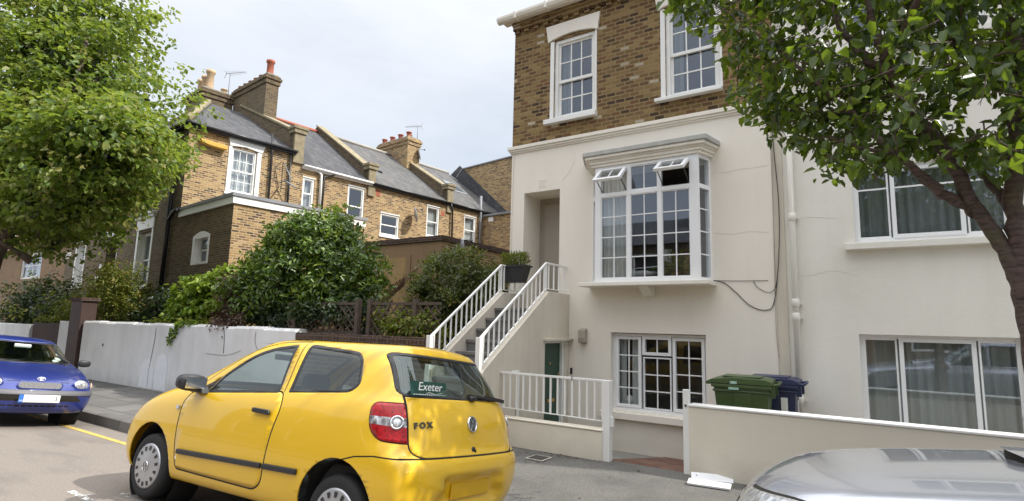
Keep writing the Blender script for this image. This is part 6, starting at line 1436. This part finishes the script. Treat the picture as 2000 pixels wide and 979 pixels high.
    mb=MB(T0); mb.prism([(.30,.86),(.55,.93),(.66,.86),(.64,.5),(.3,.5)],'y',-.70,.70); mb.build('dashboard',M['cabin'],root,bevel=.02)
    mb=MB(T0); mb.box(.1,2.8,-.66,.66,.25,.29); mb.build('cabin_floor',M['cabin'],root)
    mb=MB(T0); mb.box(.83,.87,-.12,.12,1.18,1.245); mb.build('rear_view_mirror',M['curtain'],root,bevel=.015)
    for k,(y,z,a) in enumerate(((-.50,1.03,.05),(-.46,.99,.055),(-.53,1.10,.045))):
        x=.40+(z-.95)*1.75+.03+abs(y)*.20; T=front(x,y,z,R(20),R(60)); mb=MB(T); mb.lathe([(a,.0),(a*.9,.002),(.0,.002)],14); mb.build('tax_disc',M['curtain'],root)
blue()
# ---------------------------------------------------------------- silver estate with a bonnet scoop, nose at the left
def silver():
    T0=Matrix.Translation((.10,3.25,-.05))@Matrix.Rotation(R(1.5),4,'Z')@Matrix.Rotation(-.06,4,'X')@Matrix.Diagonal((1,1,1.085,1))
    root=thing('silver_car','silver car with a black bonnet scoop parked beside the buff wall','car',mat4=T0)
    Lp=[dict(xf=-.62,xr=3.2,w=.72,zf=.26,zr=.30),dict(xf=-.76,xr=3.32,w=.80,zf=.30,zr=.36,fc=.42,rc=.34),
        dict(xf=-.83,xr=3.42,w=.85,zf=.46,zr=.50,fc=.46,rc=.36,fb=.10),dict(xf=-.85,xr=3.45,w=.868,zf=.60,zr=.64,fc=.48,rc=.38,fb=.11),
        dict(xf=-.82,xr=3.44,w=.868,zf=.72,zr=.78,fc=.50,rc=.38,fb=.11),dict(xf=-.79,xr=3.42,w=.865,zf=.80,zr=.90,fc=.52,rc=.38,fb=.12),
        dict(xf=-.73,xr=3.40,w=.855,zf=.885,zr=1.0,fc=.52,rc=.38,fb=.12,zp=.6),dict(xf=-.62,xr=3.38,w=.835,zf=.945,zr=1.06,fc=.52,rc=.38,fb=.12,zp=.6,crown=.02),
        dict(xf=-.40,xr=3.35,w=.80,zf=.985,zr=1.08,fc=.50,rc=.36,fb=.13,zp=.5,crown=.035),dict(xf=.20,xr=3.3,w=.765,zf=1.06,zr=1.10,fc=.45,rc=.36,fb=.14,zp=.5,crown=.03),
        dict(xf=.64,xr=3.26,w=.745,zf=1.105,zr=1.13,fc=.42,rc=.34,fb=.15,crown=.015),
        dict(xf=1.0,xr=3.16,w=.69,zf=1.32,zr=1.34,fc=.40,rc=.3,fb=.15),dict(xf=1.24,xr=3.05,w=.635,zf=1.48,zr=1.50,fc=.36,rc=.28,fb=.14),
        dict(xf=1.40,xr=2.98,w=.57,zf=1.545,zr=1.56,fc=.34,rc=.26,fb=.12,crown=.012),dict(xf=1.60,xr=2.86,w=.43,zf=1.575,zr=1.585,fc=.3,rc=.24,crown=.012)]
    bm=car_shell(Lp,1.6,2)
    from mathutils.bvhtree import BVHTree
    bvh=BVHTree.FromBMesh(bm)
    ws=rounded([(-.69,1.13),(.69,1.13),(.57,1.49),(-.57,1.49)],[.06]*4); cut(bm,ws,'x',-1,2,test=lambda c:c.x<1.7 and c.z>1.05); cut(bm,offset(ws,-.022),'x',-1,1,test=lambda c:c.x<1.7 and c.z>1.05)
    for sd_ in (-1,1):
        for p in (rounded([(.86,1.125),(1.50,1.135),(1.50,1.49),(1.38,1.48),(1.2,1.40)],[.03,.03,.03,.15,.15]),rounded([(1.56,1.135),(2.45,1.15),(2.45,1.49),(1.56,1.49)],.03),rounded([(2.51,1.15),(3.10,1.18),(3.0,1.47),(2.51,1.49)],[.03,.08,.08,.03])):
            cut(bm,p,'y',sd_,2); cut(bm,offset(p,-.02),'y',sd_,3)
        for wx in (0.,2.52): cut(bm,[(wx+.37*math.cos(a*math.pi/18),.33+.37*math.sin(a*math.pi/18)) for a in range(36)],'y',0,4,test=lambda c,s=sd_:c.y*s>.45)
        lamp=rounded([(-.86,.725),(-.36,.83),(-.27,.905),(-.42,.935),(-.62,.915),(-.86,.845)],[0,.08,.04,.1,.15,0]); cut(bm,offset(lamp,.009),'y',sd_,8,only=(0,),test=lambda c:abs(c.y)>.40); cut(bm,lamp,'y',sd_,5,only=(8,),test=lambda c:abs(c.y)>.41)
        ribbon(bm,[(-.27,.91),(.10,.985),(.50,1.03)],.010,'y',sd_,8)
    ribbon(bm,[(-.30,.865),(.30,.865)],.010,'x',-1,8)
    cut(bm,rounded([(-.36,.70),(.36,.70),(.40,.84),(-.40,.84)],.03),'x',-1,7,only=(0,),test=lambda c:c.x<-.4)
    cut(bm,rounded([(-.55,.42),(.55,.42),(.5,.56),(-.5,.56)],.03),'x',-1,7,only=(0,),test=lambda c:c.x<-.4)
    lay=bm.faces.layers.int['reg']; bmesh.ops.delete(bm,geom=[f for f in bm.faces if f[lay]==4],context='FACES')
    bm.normal_update(); bm.verts.index_update()
    extract(bm,(0,8),'body',[M['silver'],M['gap']],root,T0,.012); extract(bm,2,'window_seal',M['plastic'],root,T0); extract(bm,1,'windscreen',M['glass_car'],root,T0,push=-.003)
    for f in bm.faces:
        if f[lay]==3: c=f.calc_center_median(); f[lay]=20+(c.y>0)+2*(c.x>1.53)+2*(c.x>2.48)
        if f[lay]==5: f[lay]=40+(f.calc_center_median().y>0)
    for r_ in range(20,26): extract(bm,r_,'side_window',M['glass_car'],root,T0,push=-.003)
    for r_ in (40,41): extract(bm,r_,'headlamp',M['lclear'],root,T0,push=.004,solid=.01)
    extract(bm,7,'grille',M['gap'],root,T0); bm.free()
    chassis(None,root,T0,None,[(0,-1),(0,1),(2.52,-1),(2.52,1)],.325,.205,'alloy',.835,.365,.21)
    # bonnet scoop: raised hood with a black mouth
    def sz(x,y):
        h=bvh.ray_cast(Vector((x,y,2)),Vector((0,0,-1))); return h[0].z
    SX=.30
    def top(u,v):
        x=SX+.05*(2*v-1)**2+.42*u; y=(-.27+.54*v)*(1+.12*u); return (x,y,sz(x,y)+.004+(.036*(1-u)**.8)*math.sin(math.pi*min(max(v,0),1))**.3)
    mb=MB(T0); mb.sheet(top,10,20); sc=mb.build('bonnet_scoop',M['silver'],root)
    def mouth(u,v):
        x=SX+.05*(2*v-1)**2+.012; y=(-.255+.51*v); return (x,y,sz(x,y)+.003+u*.031*math.sin(math.pi*v)**.3)
    mb=MB(T0); mb.sheet(mouth,3,16); mb.build('scoop_mouth',M['gap'],sc)
    for sd_ in (-1,1):
        mb=MB(T0@Matrix.Translation((.88,sd_*.93,1.14))); mb.sheet(lambda u,v:(.06*math.copysign(abs(math.cos(u*6.283))**.55,math.cos(u*6.283))*max(0,math.sin(v*math.pi))**.5,.115*math.cos(v*math.pi),.075*math.copysign(abs(math.sin(u*6.283))**.6,math.sin(u*6.283))*max(0,math.sin(v*math.pi))**.5),16,8); mb.build('door_mirror',M['silver'],root)
        mb=MB(T0); mb.tube([(.70,sd_*.5,1.135),(.72,sd_*.02,1.16)],.010,6); mb.build('wiper',M['plastic'],root)
    for y in (-.38,.38): seat(root,T0@Matrix.Translation((1.15,y,.05)),M['seat'])
    mb=MB(T0); mb.prism([(.66,1.0),(.86,1.07),(.95,1.0),(.92,.6),(.66,.6)],'y',-.68,.68); mb.build('dashboard',M['cabin'],root,bevel=.02)
    mb=MB(T0); mb.box(.1,3.1,-.68,.68,.32,.36); mb.build('cabin_floor',M['cabin'],root)
silver()
# ================================================================ LIGHT, SKY, CAMERA
SUN_AZ,SUN_EL=R(71),R(46)
sd=Vector((math.sin(SUN_AZ)*math.cos(SUN_EL),math.cos(SUN_AZ)*math.cos(SUN_EL),math.sin(SUN_EL)))
ld=bpy.data.lights.new('sun','SUN'); ld.energy=5.0; ld.angle=R(.6); ld.color=(1.,.955,.88)
lo_=bpy.data.objects.new('sun',ld); col.objects.link(lo_); lo_.rotation_euler=(-sd).to_track_quat('-Z','Y').to_euler(); lo_.location=(0,0,40)
w=bpy.data.worlds.new('World'); scn.world=w; w.use_nodes=True; nt=w.node_tree; nt.nodes.clear(); n=N(nt)
sky=n('ShaderNodeTexSky',_sky_type='NISHITA',_sun_disc=False,_sun_elevation=SUN_EL,_sun_rotation=SUN_AZ,_air_density=1.0,_dust_density=1.6,_ozone_density=1.2)
bg=n('ShaderNodeBackground',Strength=.13); nt.links.new(sky.outputs[0],bg.inputs[0])
g=nt.nodes.new('ShaderNodeTexCoord').outputs['Generated']
mp=n('ShaderNodeMapping'); nt.links.new(g,mp.inputs[0]); mp.inputs['Scale'].default_value=(1.0,1.0,2.6); mp.inputs['Rotation'].default_value=(.1,.2,.6)
c1=n.noise(mp.outputs[0],2.2,7,.58)
cov=n.ramp(c1,[(.28,(.76,.76,.76)),(.50,(.92,.92,.92)),(.66,(1,1,1))])
sep=n('ShaderNodeSeparateXYZ'); nt.links.new(g,sep.inputs[0])
br=n.ramp(sep.outputs[2],[(0,(.85,.905,.97)),(.3,(.83,.90,1.0)),(.55,(1.0,1.04,1.11)),(.75,(2.4,2.43,2.48)),(1,(3.3,3.33,3.4))])
cb=n('ShaderNodeBackground',Strength=1.0); nt.links.new(br,cb.inputs[0])
ms=n('ShaderNodeMixShader'); nt.links.new(cov,ms.inputs[0]); nt.links.new(bg.outputs[0],ms.inputs[1]); nt.links.new(cb.outputs[0],ms.inputs[2])
o=nt.nodes.new('ShaderNodeOutputWorld'); nt.links.new(ms.outputs[0],o.inputs[0])
cd=bpy.data.cameras.new('camera'); cam=bpy.data.objects.new('camera',cd); col.objects.link(cam); scn.camera=cam
cd.sensor_fit='HORIZONTAL'; cd.sensor_width=36; cd.lens=F_PX/2000*36; cd.clip_start=.05; cd.clip_end=1500
X,Yd,Z=RM[:,0],-RM[:,1],-RM[:,2]
cam.matrix_world=Matrix(((X[0],Yd[0],Z[0],EYE[0]),(X[1],Yd[1],Z[1],EYE[1]),(X[2],Yd[2],Z[2],EYE[2]),(0,0,0,1)))
scn.view_settings.view_transform='Standard'; scn.view_settings.look='None'; scn.view_settings.exposure=0; scn.view_settings.gamma=1
scn.cycles.max_bounces=10; scn.cycles.diffuse_bounces=4; scn.cycles.glossy_bounces=4; scn.cycles.transparent_max_bounces=16; scn.cycles.transmission_bounces=6
scn.cycles.sample_clamp_indirect=6; scn.cycles.caustics_reflective=False; scn.cycles.caustics_refractive=False; scn.cycles.use_denoising=True
